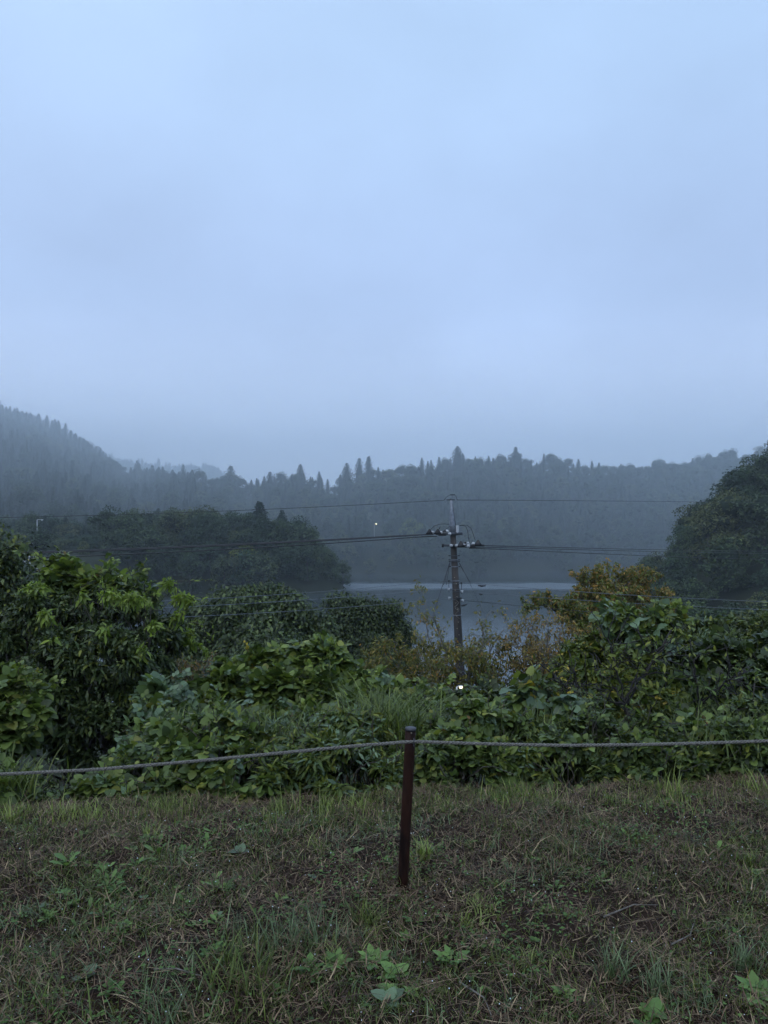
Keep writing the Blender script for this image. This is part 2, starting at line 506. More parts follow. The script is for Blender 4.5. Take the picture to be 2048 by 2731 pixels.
# ------------------------------------------------------------------ lake
m, nt, o = mat('lake_water')
L = nt.links.new
geo = N(nt, 'ShaderNodeNewGeometry')
sp = N(nt, 'ShaderNodeSeparateXYZ'); L(geo.outputs['Position'], sp.inputs[0])
mpn = N(nt, 'ShaderNodeMapping'); mpn.inputs['Scale'].default_value = (1.0, 1.6, 1); L(geo.outputs['Position'], mpn.inputs[0])
n1 = N(nt, 'ShaderNodeTexNoise'); n1.inputs['Scale'].default_value = 1.1; n1.inputs['Detail'].default_value = 4; L(mpn.outputs[0], n1.inputs['Vector'])
# a wind line lies across the lake about 215 m away, the bay nearer than 115 m is ruffled too
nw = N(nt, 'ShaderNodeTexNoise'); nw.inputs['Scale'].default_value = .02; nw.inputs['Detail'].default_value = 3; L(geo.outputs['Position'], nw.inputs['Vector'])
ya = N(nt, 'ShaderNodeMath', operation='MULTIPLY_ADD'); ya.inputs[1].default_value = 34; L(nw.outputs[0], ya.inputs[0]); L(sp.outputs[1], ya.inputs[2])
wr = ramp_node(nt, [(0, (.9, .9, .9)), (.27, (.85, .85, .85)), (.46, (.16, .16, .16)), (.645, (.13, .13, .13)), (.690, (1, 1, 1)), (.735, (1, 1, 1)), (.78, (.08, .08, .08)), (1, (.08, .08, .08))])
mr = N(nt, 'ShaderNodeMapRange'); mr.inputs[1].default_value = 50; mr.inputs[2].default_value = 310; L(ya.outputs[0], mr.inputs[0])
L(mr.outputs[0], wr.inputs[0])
b = N(nt, 'ShaderNodeBump'); b.inputs['Distance'].default_value = .25
L(wr.outputs[0], b.inputs['Strength']); L(n1.outputs[0], b.inputs['Height'])
p = N(nt, 'ShaderNodeBsdfPrincipled'); p.inputs['IOR'].default_value = 1.33
wc = ramp_node(nt, [(0, (.045, .058, .064)), (.2, (.05, .064, .07)), (1, (.12, .145, .165))]); L(wr.outputs[0], wc.inputs[0]); L(wc.outputs[0], p.inputs['Base Color'])  # ruffled water gets a paler base colour, painting in the sky it would reflect
rr = N(nt, 'ShaderNodeMapRange'); rr.inputs[3].default_value = .05; rr.inputs[4].default_value = .36; L(wr.outputs[0], rr.inputs[0]); L(rr.outputs[0], p.inputs['Roughness'])
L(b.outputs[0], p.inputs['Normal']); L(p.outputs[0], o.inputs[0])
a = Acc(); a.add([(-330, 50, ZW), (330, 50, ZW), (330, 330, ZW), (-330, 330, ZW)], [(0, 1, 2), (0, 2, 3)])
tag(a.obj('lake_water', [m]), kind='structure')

# far grass field on the left shore
fx, fyy = np.meshgrid(np.linspace(-105, -66, 40), np.linspace(128, 158, 34))
fz = Hgt(fx, fyy) + .12
i = (np.arange(39)[None] + (np.arange(33) * 40)[:, None]).ravel()
a = Acc(); a.add(np.stack([fx.ravel(), fyy.ravel(), fz.ravel()], 1), np.concatenate([np.stack([i, i + 1, i + 41], 1), np.stack([i, i + 41, i + 40], 1)]))
tag(a.obj('field', [plain_mat('field_grass', (.035, .05, .022), (.055, .075, .032), .3, .9)], smooth=True), kind='structure')
# ------------------------------------------------------------------ misty air
m, nt, o = mat('haze')
pv = N(nt, 'ShaderNodeVolumePrincipled')
pv.inputs['Color'].default_value = (.84, .93, 1.0, 1)
pv.inputs['Density'].default_value = 0.00042
pv.inputs['Anisotropy'].default_value = 0.15
nt.links.new(pv.outputs[0], o.inputs['Volume'])
a = Acc(); a.add(*box((0, 340, 50.5), (1400, 880, 143)))
tag(a.obj('haze', [m]), kind='stuff')
m2 = m.copy(); m2.name = 'mist'
next(n for n in m2.node_tree.nodes if n.type == 'PRINCIPLED_VOLUME').inputs['Density'].default_value = 0.0041
a = Acc(); a.add(*box((0, 420, 24), (1300, 360, 88)))
tag(a.obj('mist_bank', [m2]), 'thicker blue mist lying over the far shore and its hills', 'mist', kind='stuff')

# ------------------------------------------------------------------ far trees
def far_broadleaf(seed, n=2000, R=4.2, Ht=10.0, sz=.5):
    r = np.random.default_rng(seed)
    a = Acc()
    lob = [(0, 0, Ht * .68, R * .62, Ht * .30)]
    for k in range(19):
        an = r.uniform(0, 2 * math.pi); rad = R * r.uniform(.3, .8); zz = Ht * r.uniform(.08, .88) * (1 - .28 * (rad / R) ** 2)
        s = R * r.uniform(.24, .44)
        lob.append((rad * math.cos(an), rad * math.sin(an), zz, s, s * r.uniform(.6, .85)))
    lob = np.array(lob)
    w = lob[:, 3] ** 2; w /= w.sum()
    idx = r.choice(len(lob), n, p=w)
    d = unit(r.normal(size=(n, 3)) + np.array([0, 0, .35]))
    sc = r.uniform(.72, 1.08, (n, 1))
    P = lob[idx, :3] + d * sc * np.stack([lob[idx, 3], lob[idx, 3], lob[idx, 4]], 1)
    tip = unit(d * [1, 1, .2] + r.normal(size=(n, 3)) * .6 + [0, 0, -.15]); nor = unit(d + [0, 0, .8] + r.normal(size=(n, 3)) * .5)
    v, t = scatter(*T_SMALL, P, tip, nor, r.uniform(.6, 1.4, n) * sz, r.uniform(.8, 1.8, n) * sz)
    a.add(v, t, 0)
    for l in lob[:9]:
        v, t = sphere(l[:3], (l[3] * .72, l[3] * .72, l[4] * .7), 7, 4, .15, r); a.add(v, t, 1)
    v, t = tube([(0, 0, -1.5), (.1, 0, Ht * .3), (.2, .1, Ht * .6)], [R * .07, R * .05, R * .03], 5); a.add(v, t, 2)
    return a
def far_conifer(seed, n=1100, R=2.5, Ht=11.0, ragged=.3, sz=.75):
    r = np.random.default_rng(seed)
    a = Acc()
    z = r.uniform(.12, 1, n) ** .9
    lay = np.floor(z * 13) / 13 + .5 / 13
    rad = R * (1 - z) ** .82 * 1.15 * (1 + ragged * np.sin(z * 95 + seed) * .6) + .1
    an = r.uniform(0, 2 * math.pi, n)
    sec = 1 + ragged * np.sin(an * 3 + lay * 40) + ragged * .6 * np.sin(an * 5 - lay * 71)
    rr = rad * sec * r.uniform(.45, 1.0, n)
    P = np.stack([rr * np.cos(an), rr * np.sin(an), z * Ht - rr * .25], 1)
    tip = np.stack([np.cos(an), np.sin(an), -.35 + r.normal(size=n) * .3], 1)
    nor = np.stack([np.cos(an) * .5, np.sin(an) * .5, np.ones(n)], 1) + r.normal(size=(n, 3)) * .3
    v, t = scatter(*T_SMALL, P, tip, nor, r.uniform(.6, 1.3, n) * sz * (1.15 - z * .6), r.uniform(.6, 1.2, n) * sz)
    a.add(v, t, 0)
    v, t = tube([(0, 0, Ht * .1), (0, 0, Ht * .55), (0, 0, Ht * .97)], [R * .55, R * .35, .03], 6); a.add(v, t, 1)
    v, t = tube([(0, 0, -1.5), (0, 0, Ht * .5), (0, 0, Ht * 1.02)], [.28, .18, .03], 5); a.add(v, t, 2)
    return a
B = [far_broadleaf(10 + k, 2300, 4.2 + .3 * (k % 2), 9.5 + .8 * (k % 3), .50).mesh('broadleaf_tree', [M['far_broad'], M['core'], M['bark']]) for k in range(5)]
Cn = [far_conifer(20 + k, 1100, 2.3 + .25 * k, 10.5 + .8 * k, .28 + .1 * (k % 2)).mesh('conifer_tree', [M['far_conifer'], M['core'], M['bark']]) for k in range(4)]

def place(x0, x1, y0, y1, step, keep, rng):
    gx, gy = np.meshgrid(np.arange(x0, x1, step), np.arange(y0, y1, step))
    gx = gx.ravel() + rng.uniform(-.42, .42, gx.size) * step; gy = gy.ravel() + rng.uniform(-.42, .42, gy.size) * step
    z = Hgt(gx, gy); px = 1024 + F * gx / np.maximum(gy, 1)
    k = keep(gx, gy, z, px)
    return gx[k], gy[k], z[k], px[k]
tr = np.random.default_rng(99)
TREES = []       # x, y, z, kind(0 broad, 1 conifer), variant, scale, region
def add_trees(x, y, z, px, pc, smin, smax, region, sc_c=1.0):
    for i in range(len(x)):
        c = tr.random() < (pc(x[i], y[i], z[i]) if callable(pc) else pc)
        s = tr.uniform(smin, smax) * (sc_c if c else 1.0)
        if region == 'far' and px[i] < 520:
            s *= 1.3
        if region == 'right':
            s = min(s, 1.12) * (.62 + .38 * min(1.0, max(0.0, (px[i] - 1700) / 190)))
        if region == 'peninsula':
            s *= .55 + .45 * min(1.0, (1 - ((x[i] + 53) / 46) ** 2) / .5)
        if region == 'far' and abs(px[i] - 1001) < 24 and 270 < y[i] < 308 and z[i] > -11:
            continue
        TREES.append([x[i], y[i], z[i] - .3, int(c), tr.integers(0, 4 if c else 5), s, region])
vis = lambda px: (px > -260) & (px < 2300)
def keep_far(x, y, z, px):
    t = (y - shoreY(px)) / (crestY(px) - shoreY(px))
    return vis(px) & (z > ZW + .2) & (t > -.02) & (t < 1.12) & ~((x < -46) & (y < 232))
x, y, z, px = place(-330, 260, 225, 560, 4.5, keep_far, tr)
def pcon(x, y, z):
    px = 1024 + F * x / y
    base = .12 if z < -6 else .5
    if px < 900: base = .2 if z < -4 else (.6 if math.sin(x / 9.0) > -.3 else .25)
    if px < 520 and z > -2: base = .82
    if 1140 < px < 1600 and z > 0: base = .55
    if px > 1600: base *= .4
    return base
add_trees(x, y, z, px, pcon, .5, .9, 'far', .88)
x, y, z, px = place(-330, 40, 590, 670, 8, lambda x, y, z, px: vis(px) & (z > 5), tr)
add_trees(x, y, z, px, .5, .9, 1.3, 'back')
def keep_pen(x, y, z, px):
    e = 1 - ((x + 52) / 48) ** 2 - ((y - 212) / 33) ** 2
    return (e > .06) & (z > ZW) & (px > 285)
x, y, z, px = place(-102, -5, 178, 246, 5.2, keep_pen, tr)
add_trees(x, y, z, px, .04, .55, 1.2, 'peninsula', .75)
def keep_right(x, y, z, px):
    r = np.sqrt(((x - 127) / 80) ** 2 + ((y - 152) / 50) ** 2)
    return (r < 1.0) & (z > ZW) & (px < 2350) & (y < 175) & (px > 1702)
x, y, z, px = place(42, 175, 100, 180, 5.6, keep_right, tr)
add_trees(x, y, z, px, .03, .62, 1.45, 'right', .7)
# low trees on the near bank to the right, and the left shore
x, y, z, px = place(14, 100, 42, 104, 4.2, lambda x, y, z, px: (px > 1560) & (px < 2300) & (z > ZW + .3), tr)
add_trees(x, y, z, px, 0, .42, .78, 'bank')
x, y, z, px = place(-150, -52, 168, 236, 5.6, lambda x, y, z, px: vis(px) & (px < 430) & (z > ZW) & (y > 178), tr)
add_trees(x, y, z, px, .1, .3, .52, 'left')
LBL = {
 ('far', 0): ('leafy tree with rounded crown on the hazy wooded slope across the lake', 'broadleaf trees on the slope across the lake'),
 ('far', 1): ('dark pointed conifer on the hazy wooded slope across the lake', 'conifers on the slope across the lake'),
 ('back', 0): ('pale fogged rounded tree on the faint hill behind the far ridge', 'fogged trees on the hindmost hill'),
 ('back', 1): ('pale fogged conifer on the faint hill behind the far ridge', 'fogged conifers on the hindmost hill'),
 ('peninsula', 0): ('dark rounded tree on the low wooded point reaching into the lake', 'trees on the wooded point'),
 ('peninsula', 1): ('small pointed conifer among rounded trees on the wooded point', 'conifers on the wooded point'),
 ('right', 0): ('dark leafy tree covering the steep hill at the right of the lake', 'trees on the steep hill beside the lake'),
 ('right', 1): ('dark narrow conifer on the steep hill at the right of the lake', 'conifers on the steep hill beside the lake'),
 ('bank', 0): ('low dark tree on the bank below the steep right hill', 'low trees below the steep hill'),
 ('left', 0): ('hazy rounded tree on the shore beyond the grass field', 'trees beyond the grass field'),
 ('left', 1): ('hazy small conifer on the shore beyond the grass field', 'conifers beyond the grass field'),
}
def far_tree(x, y, z, kind, var, s, label, group, wide=1.0, name=None):
    o = bpy.data.objects.new(name or ('conifer_tree' if kind else 'broadleaf_tree'), (Cn if kind else B)[var])
    COL.objects.link(o)
    o.location = (x, y, z); o.rotation_euler = (0, 0, tr.uniform(0, 6.28)); o.scale = (s * wide, s * wide, s)
    return tag(o, label, 'tree', group)
# single trees that stand out against the sky or the wood
for px_, py_, Y_, hp, kind, var, wd, lab in [
    (692, 1338, 205, 82, 1, 0, 1.5, 'tall dark conifer standing above the rounded trees of the wooded point'),
    (752, 1360, 228, 60, 1, 2, 1.2, 'blunt fogged conifer just behind the tallest conifer of the point'),
    (586, 1378, 222, 50, 1, 1, 1.1, 'short conifer poking over the middle of the wooded point'),
    (801, 1238, 338, 75, 1, 1, 1.1, 'slim lone conifer on the ridge where the skyline dips'),
    (925, 1235, 336, 85, 1, 2, 1.3, 'leftmost of three tall ridge conifers beside the skyline notch'),
    (958, 1222, 338, 95, 1, 3, 1.15, 'middle and slimmest of three tall ridge conifers'),
    (983, 1217, 338, 100, 1, 0, 1.2, 'rightmost of three tall ridge conifers'),
    (615, 1242, 352, 90, 1, 1, 1.5, 'fogged conifer rising left of the misty gap in the ridge'),
    (366, 1228, 395, 80, 1, 2, 1.1, 'dark conifer at the foot of the left hill skyline'),
    (720, 1258, 338, 60, 1, 3, 1.0, 'pointed conifer right of the misty gap in the ridge'),
    (1220, 1190, 343, 70, 1, 2, 1.4, 'highest pointed conifer on the long ridge across the lake'),
    (1375, 1192, 345, 70, 1, 1, 1.0, 'pointed conifer on the long ridge right of the pole top'),
    (150, 1124, 440, 90, 1, 0, .9, 'conifer sticking out of the left hill skyline'),
]:
    top = at(px_, py_, Y_); hgt = hp * mpp(Y_) * 1.0
    base_h = 10.5 + .8 * var
    g = float(Hgt(top[0], Y_))
    full = max(top[2] - g + .3, hgt)
    o = far_tree(top[0], Y_, top[2] - full, 1, var, full / base_h, lab, None, 1.0)
    o.scale[0] = o.scale[1] = 1.25 * wd
for px_, py_, Y_, s_, lab in [
    (655, 1455, 192, .75, 'yellowish green tree with layered boughs on the wooded point'),
    (1095, 1385, 285, .9, 'pale green spreading tree above the far shore behind the pole')]:
    top = at(px_, py_, Y_)
    o = far_tree(top[0], Y_, top[2] - 9.5 * s_, 0, 1, s_, lab, None, 1.1)
    me = o.data.copy(); me.materials[0] = M['yellowish']; o.data = me
# the 290 of each kind that show largest are objects, the rest one wood
order = sorted(range(len(TREES)), key=lambda i: -TREES[i][5] / TREES[i][1] * (1.0 if -60 < 1024 + F * TREES[i][0] / TREES[i][1] < 2110 else .01))
cnt = {0: 0, 1: 0}; rest = []
for i in order:
    x, y, z, k, v_, s, reg = TREES[i]
    if cnt[k] < 280 and reg != 'back':
        cnt[k] += 1
        lab, grp = LBL[(reg, k)]
        pxx = 1024 + F * x / y
        ev = (z + 10 - CAM_Z) / y
        if reg == 'far':
            zone = 'on the left hill' if pxx < 480 else 'left of the utility pole' if pxx < 1140 else 'just right of the utility pole' if pxx < 1480 else 'above the steep right hill'
            lev = 'near the waterline' if z < -6 else 'midway up the slope' if ev < .06 else 'along the skyline'
            lab = ('dark pointed conifer ' if k else 'hazy rounded tree ') + lev + ' ' + zone
        elif reg == 'peninsula' and not k:
            zone = 'left end' if x < -70 else 'middle' if x < -35 else 'tapering right tip'
            lab = ('dark rounded tree at the water edge of the wooded point, ' if z < -11 else 'dark rounded tree on the crest of the wooded point, ') + zone
        elif reg == 'right':
            lab = 'dark leafy tree on the steep right hill, ' + ('at its foot' if z < -8 else 'halfway up its face' if z < 6 else 'near its top') + (', left flank' if x < 75 else ', toward the picture edge')
        far_tree(x, y, z, k, v_, s, lab, grp, tr.uniform(.85, 1.2))
    else:
        rest.append(TREES[i])
print('TREES', len(TREES), 'rest', len(rest))
# far wood: points that carry instances
me = bpy.data.meshes.new('wood')
me.from_pydata([(t[0], t[1], t[2]) for t in rest], [], [])
for nm, ty, vals in (('kind', 'INT', [t[4] + (10 if t[3] else 0) for t in rest]), ('size', 'FLOAT', [t[5] for t in rest]), ('turn', 'FLOAT', [tr.uniform(0, 6.28) for _ in rest])):
    at_ = me.attributes.new(nm, ty, 'POINT')
    at_.data.foreach_set('value', vals)
wood = bpy.data.objects.new('forest', me)
COL.objects.link(wood)
tag(wood, 'misty forest covering the hills across the lake', 'forest', kind='stuff')
ng = bpy.data.node_groups.new('forest', 'GeometryNodeTree')
ng.interface.new_socket('Geometry', in_out='INPUT', socket_type='NodeSocketGeometry')
ng.interface.new_socket('Geometry', in_out='OUTPUT', socket_type='NodeSocketGeometry')
gi = ng.nodes.new('NodeGroupInput'); go = ng.nodes.new('NodeGroupOutput')
jn = ng.nodes.new('GeometryNodeJoinGeometry')
def nattr(name, ty):
    n = ng.nodes.new('GeometryNodeInputNamedAttribute'); n.data_type = ty; n.inputs[0].default_value = name
    return n.outputs[0]
kA, sA, tA = nattr('kind', 'INT'), nattr('size', 'FLOAT'), nattr('turn', 'FLOAT')
cx = ng.nodes.new('ShaderNodeCombineXYZ'); ng.links.new(tA, cx.inputs[2])
for code, me_ in [(k, b_) for k, b_ in enumerate(B)] + [(10 + k, c_) for k, c_ in enumerate(Cn)]:
    src = next(ob for ob in COL.objects if ob.data == me_)
    oi = ng.nodes.new('GeometryNodeObjectInfo'); oi.transform_space = 'ORIGINAL'; oi.inputs['Object'].default_value = src
    cmpn = ng.nodes.new('FunctionNodeCompare'); cmpn.data_type = 'INT'; cmpn.operation = 'EQUAL'
    ng.links.new(kA, cmpn.inputs[2]); cmpn.inputs[3].default_value = code
    ins = ng.nodes.new('GeometryNodeInstanceOnPoints')
    ng.links.new(gi.outputs[0], ins.inputs['Points']); ng.links.new(cmpn.outputs[0], ins.inputs['Selection'])
    ng.links.new(oi.outputs['Geometry'], ins.inputs['Instance']); ng.links.new(cx.outputs[0], ins.inputs['Rotation']); ng.links.new(sA, ins.inputs['Scale'])
    ng.links.new(ins.outputs[0], jn.inputs[0])
ng.links.new(jn.outputs[0], go.inputs[0])
md = wood.modifiers.new('forest', 'NODES'); md.node_group = ng

# ------------------------------------------------------------------ foliage masses nearer by
def lobe(px, py, Y, rx, ry, dep=None):
    c = at(px, py, Y); s = mpp(Y)
    return np.array([*c, rx * s, (dep if dep is not None else max(rx, ry) * s * .8), ry * s])
CAMP = np.array([0, 0, CAM_Z])
def bumpy(lobes, k, f, rng):
    """adds small bulges to each mass so that its outline is uneven"""
    out_ = [np.array(l) * [1, 1, 1, .86, .86, .86] for l in lobes]
    for l in lobes:
        for q in range(k):
            d = unit(rng.normal(size=3) + [0, -.3, .5])
            r = f * rng.uniform(.6, 1.3)
            out_.append(np.array([*(np.array(l[:3]) + d * np.array(l[3:6]) * rng.uniform(.7, .98)), l[3] * r, l[4] * r, l[5] * r]))
    return out_
def lobe_points(lobes, n, rng, front=.75, rmin=.55, up=.3, gap=-.12):
    L_ = np.array(lobes)
    w = L_[:, 3] * L_[:, 5]; w = w / w.sum()
    m_ = int(n * 2.8)
    idx = rng.choice(len(L_), m_, p=w)
    d = rng.normal(size=(m_, 3)); d[:, 2] += up
    d = unit(d)
    flip = (d[:, 1] > 0) & (rng.random(m_) < front)
    d[flip, 1] *= -1
    rad = rng.uniform(rmin, 1, m_) ** .6 * rng.uniform(.92, 1.12, m_)
    P = L_[idx, :3] + d * rad[:, None] * L_[idx, 3:6]
    # drop what lies deep inside another lobe or in the ground
    deep = np.zeros(m_, bool)
    for l in L_:
        q = (((P - l[:3]) / l[3:6]) ** 2).sum(1)
        deep |= q < .42
    nz = np.sin(P[:, 0] * 9.1 + P[:, 2] * 4.0) * np.cos(P[:, 2] * 10.3 + P[:, 1] * 5.0 + 1) + .7 * np.sin(P[:, 0] * 21 + 2) * np.sin(P[:, 2] * 19 + P[:, 1] * 13)
    deep |= (nz < gap)
    ok = ~deep & (P[:, 2] > Hgt(P[:, 0], P[:, 1]) + .02)
    P, d = P[ok][:n], d[ok][:n]
    return P, unit(d / L_[idx][ok][:n][:, 3:6])
LEAFMESH = {}
def leaf_mesh(tkey, mkey):
    if (tkey, mkey) not in LEAFMESH:
        a = Acc(); a.add(*TPL[tkey]); LEAFMESH[(tkey, mkey)] = a.mesh('leaf', [M[mkey]])
    return LEAFMESH[(tkey, mkey)]
TPL = {'ovate': T_OVATE, 'lance': T_LANCE, 'small': T_SMALL, 'tri': T_TRI, 'lobed': T_LOBED, 'spoon': T_SPOON}
def limb(p0, p1, r0, r1, rng, n=6, jit=.06, sag=0.0):
    p0, p1 = np.asarray(p0, float), np.asarray(p1, float)
    L_ = np.linalg.norm(p1 - p0); t = np.linspace(0, 1, n)[:, None]
    P = p0 + (p1 - p0) * t
    P[1:-1] += rng.normal(size=(n - 2, 3)) * L_ * jit
    P[:, 2] += sag * L_ * (t[:, 0] * (1 - t[:, 0])) * 4
    return P, np.linspace(r0, r1, n)
def mass(name, label, cat, lobes, mix, n, seed, base=None, group=None, parts=200, front=.75, stems=7, stem_mat='bark', stem_r=.02, rmin=.4, droop=.35, twigs=0, fill=2.2, fs=(.025, .06), shoots=22):
    """a plant made of leaf masses; mix = [(share, template, material, size lo, size hi)]"""
    rng = np.random.default_rng(seed)
    L0 = np.array(lobes)
    L_ = np.array(bumpy(lobes, 5, .32, rng)) if n > 300 else L0
    if base is None:
        bx = float(np.average(L_[:, 0])); by = float(np.average(L_[:, 1]))
    else:
        bx, by = base
    b = np.array([bx, by, float(Hgt(bx, by)) - .05])
    root = thing(name, b, label, cat, group)
    # stems
    a = Acc()
    for k in range(stems):
        l = L0[k % len(L0)]
        tgt = l[:3] + rng.uniform(-.5, .5, 3) * l[3:6]
        fork = b + np.array([rng.uniform(-.1, .1), rng.uniform(-.1, .1), max(.2, (tgt[2] - b[2]) * .35)])
        P, R = limb(b + rng.uniform(-.08, .08, 3) * [1, 1, 0], fork, stem_r, stem_r * .8, rng, 4, .03)
        a.add(*tube(P, R, 6))
        P, R = limb(fork, tgt, stem_r * .8, stem_r * .3, rng, 6, .05)
        a.add(*tube(P, R, 6))
        for q in range(5 + twigs):
            e = l[:3] + unit(rng.normal(size=3) + [0, -.4, .3]) * l[3:6] * rng.uniform(.7, 1.05)
            s0 = P[rng.integers(2, 6)]
            PP, RR = limb(s0, e, stem_r * .35, stem_r * .1, rng, 5, .07)
            a.add(*tube(PP, RR, 4))
    stm = a
    P, d = lobe_points(L_, n, rng, front, rmin)
    n = len(P)
    tip = unit(d * [1, 1, .3] + rng.normal(size=(n, 3)) * .55 + [0, 0, -droop])
    nor = unit(d * .7 + [0, 0, .9] + rng.normal(size=(n, 3)) * .38)
    sh = np.array([q[0] for q in mix], float); sh /= sh.sum()
    kind = rng.choice(len(mix), n, p=sh)
    toc = unit(CAMP - P)
    score = (d * toc).sum(1) + rng.uniform(0, .25, n)
    q_ = (((P[:, None, :] - L_[None, :, :3]) / L_[None, :, 3:6]) ** 2).sum(2).min(1)
    score += np.minimum(q_, 1.2)
    size = np.array([rng.uniform(mix[k][3], mix[k][4]) for k in kind])
    single = np.zeros(n, bool)
    if parts:
        single[np.argsort(-score)[:parts]] = True
    mats_, midx = [], {}
    a = Acc()
    for k, (s_, tk, mk, lo, hi) in enumerate(mix):
        if mk not in midx:
            midx[mk] = len(mats_); mats_.append(M[mk])
        sel = (kind == k) & ~single
        if sel.any():
            v, t = scatter(*TPL[tk], P[sel], tip[sel], nor[sel], size[sel]); a.add(v, t, midx[mk])
    ns = shoots if n > 300 else 0
    if ns:
        S0, ds = lobe_points(L_, ns, rng, front, .95, up=.9, gap=-9)
        sa = stm
        for j in range(len(S0)):
            ln = rng.uniform(.15, .45) * (1 if S0[j][1] > 6 else .6)
            dr = unit(ds[j] * [.8, .5, .3] + [0, 0, rng.uniform(.3, 1.2)] + rng.normal(size=3) * .35)
            PP, RR = limb(S0[j] - dr * .1, S0[j] + dr * ln + [0, 0, -.25 * ln], .004, .002, rng, 6, .05, .12)
            sa.add(*tube(PP, RR, 4))
            kx = int(rng.choice(len(mix), p=sh)); _, tk, mk, lo, hi = mix[kx]
            if mk not in midx:
                midx[mk] = len(mats_); mats_.append(M[mk])
            c_ = int(rng.integers(6, 13)); tt = rng.uniform(.15, 1, c_)
            pp = np.stack([np.interp(tt, np.linspace(0, 1, 6), PP[:, q]) for q in range(3)], 1)
            v, t = scatter(*TPL[tk], pp, unit(dr + rng.normal(size=(c_, 3)) * .8), unit(rng.normal(size=(c_, 3)) * .4 + [0, -.2, 1]), rng.uniform(lo * .5, hi * .8, c_) * (1.1 - .5 * tt))
            a.add(v, t, midx[mk])
    stm.obj('stem', [M[stem_mat]], root, True, b)
    if fill and n > 150:
        Q, dq = lobe_points(L_, int(n * fill), rng, front, .45); nq = len(Q)
        tq = unit(dq * [1, 1, .3] + rng.normal(size=(nq, 3)) * .8 + [0, 0, -.1]); oq = unit(dq + [0, 0, .8] + rng.normal(size=(nq, 3)) * .6)
        hq = rng.random(nq) < .6
        for mi, sel in enumerate((hq, ~hq)):
            mk = mix[min(mi, len(mix) - 1)][2]
            if mk not in midx:
                midx[mk] = len(mats_); mats_.append(M[mk])
            v, t = scatter(*T_SMALL, Q[sel], tq[sel], oq[sel], rng.uniform(*fs, sel.sum())); a.add(v, t, midx[mk])
    if a.n:
        tag(a.obj('foliage', mats_, root, False, b), kind='stuff')
    for i_ in np.nonzero(single)[0]:
        k = kind[i_]
        o = bpy.data.objects.new('leaf', leaf_mesh(mix[k][1], mix[k][2]))
        Yv = Vector(tip[i_]); Xv = Yv.cross(Vector(nor[i_])).normalized(); Zv = Xv.cross(Yv)
        s = size[i_]
        mw = Matrix(((Xv.x * s, Yv.x * s, Zv.x * s, P[i_][0] - b[0]), (Xv.y * s, Yv.y * s, Zv.y * s, P[i_][1] - b[1]), (Xv.z * s, Yv.z * s, Zv.z * s, P[i_][2] - b[2]), (0, 0, 0, 1)))
        COL.objects.link(o); o.parent = root; o.matrix_local = mw
    return root
# ------------------------------------------------------------------ leafy trees between the bank and the lake
def leafy_tree(name, label, lobes, n, seed, base, group=None, leaf=(.10, .17), mats=('tree_leaf', 'dark_leaf'), trunk_r=.18, droop=.6):
    rng = np.random.default_rng(seed)
    L0 = np.array(lobes)
    L_ = np.array(bumpy(lobes, 9, .5, rng))
    b = np.array([base[0], base[1], float(Hgt(*base)) - .1])
    root = thing(name, b, label, 'tree', group)
    mid = np.array([np.average(L_[:, 0]), np.average(L_[:, 1]), L_[:, 2].min()])
    a = Acc(); P, R = limb(b, mid, trunk_r, trunk_r * .6, rng, 6, .02); a.add(*tube(P, R, 8))
    a.obj('trunk', [M['bark']], root, True, b)
    a = Acc()
    for l in L0:
        P, R = limb(mid, l[:3], trunk_r * .45, trunk_r * .15, rng, 6, .05); a.add(*tube(P, R, 5))
        for q in range(6):
            PP, RR = limb(P[3 + q % 3], l[:3] + unit(rng.normal(size=3)) * l[3:6] * .9, trunk_r * .15, .01, rng, 5, .06); a.add(*tube(PP, RR, 4))
    a.obj('branch', [M['bark']], root, True, b)
    # small sprays hang from each lobe: several leaves share a twig end
    P0, d0 = lobe_points(L_, n // 6, rng, .7, .5, gap=-.1)
    n0 = len(P0)
    P = np.repeat(P0, 6, 0) + rng.normal(size=(n0 * 6, 3)) * .17; d = np.repeat(d0, 6, 0)
    m_ = len(P)
    tip = unit(d * [.8, .8, .2] + rng.normal(size=(m_, 3)) * .5 + [0, 0, -droop]); nor = unit(d + [0, 0, .9] + rng.normal(size=(m_, 3)) * .3)
    k = rng.random(m_) < .75
    a = Acc()
    for mi, sel in enumerate((k, ~k)):
        v, t = scatter(*T_SMALL, P[sel], tip[sel], nor[sel], rng.uniform(*leaf, sel.sum())); a.add(v, t, mi)
    for l in L0:
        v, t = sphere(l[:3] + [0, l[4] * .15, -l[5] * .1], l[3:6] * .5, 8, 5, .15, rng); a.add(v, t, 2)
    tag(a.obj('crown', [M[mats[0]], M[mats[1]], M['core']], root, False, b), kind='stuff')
    return root
Y = 33
c = at(700, 1900, Y)
leafy_tree('round_leafy_tree', 'large dome shaped green tree between the left bush and the water', [lobe(690, 1608, Y, 50, 32), lobe(635, 1650, Y, 84, 58), lobe(750, 1650, Y, 80, 56), lobe(560, 1690, Y, 72, 56), lobe(820, 1700, Y, 56, 56), lobe(495, 1740, Y, 50, 50),
    lobe(700, 1735, Y - 1.5, 130, 92), lobe(800, 1740, Y, 62, 70), lobe(600, 1800, Y - 1, 100, 85), lobe(770, 1820, Y - 1, 90, 80), lobe(520, 1760, Y, 55, 60), lobe(690, 1860, Y - 1.5, 120, 70)], 60000, 31, (c[0], Y), leaf=(.16, .28))
Y = 37
c = at(960, 1900, Y)
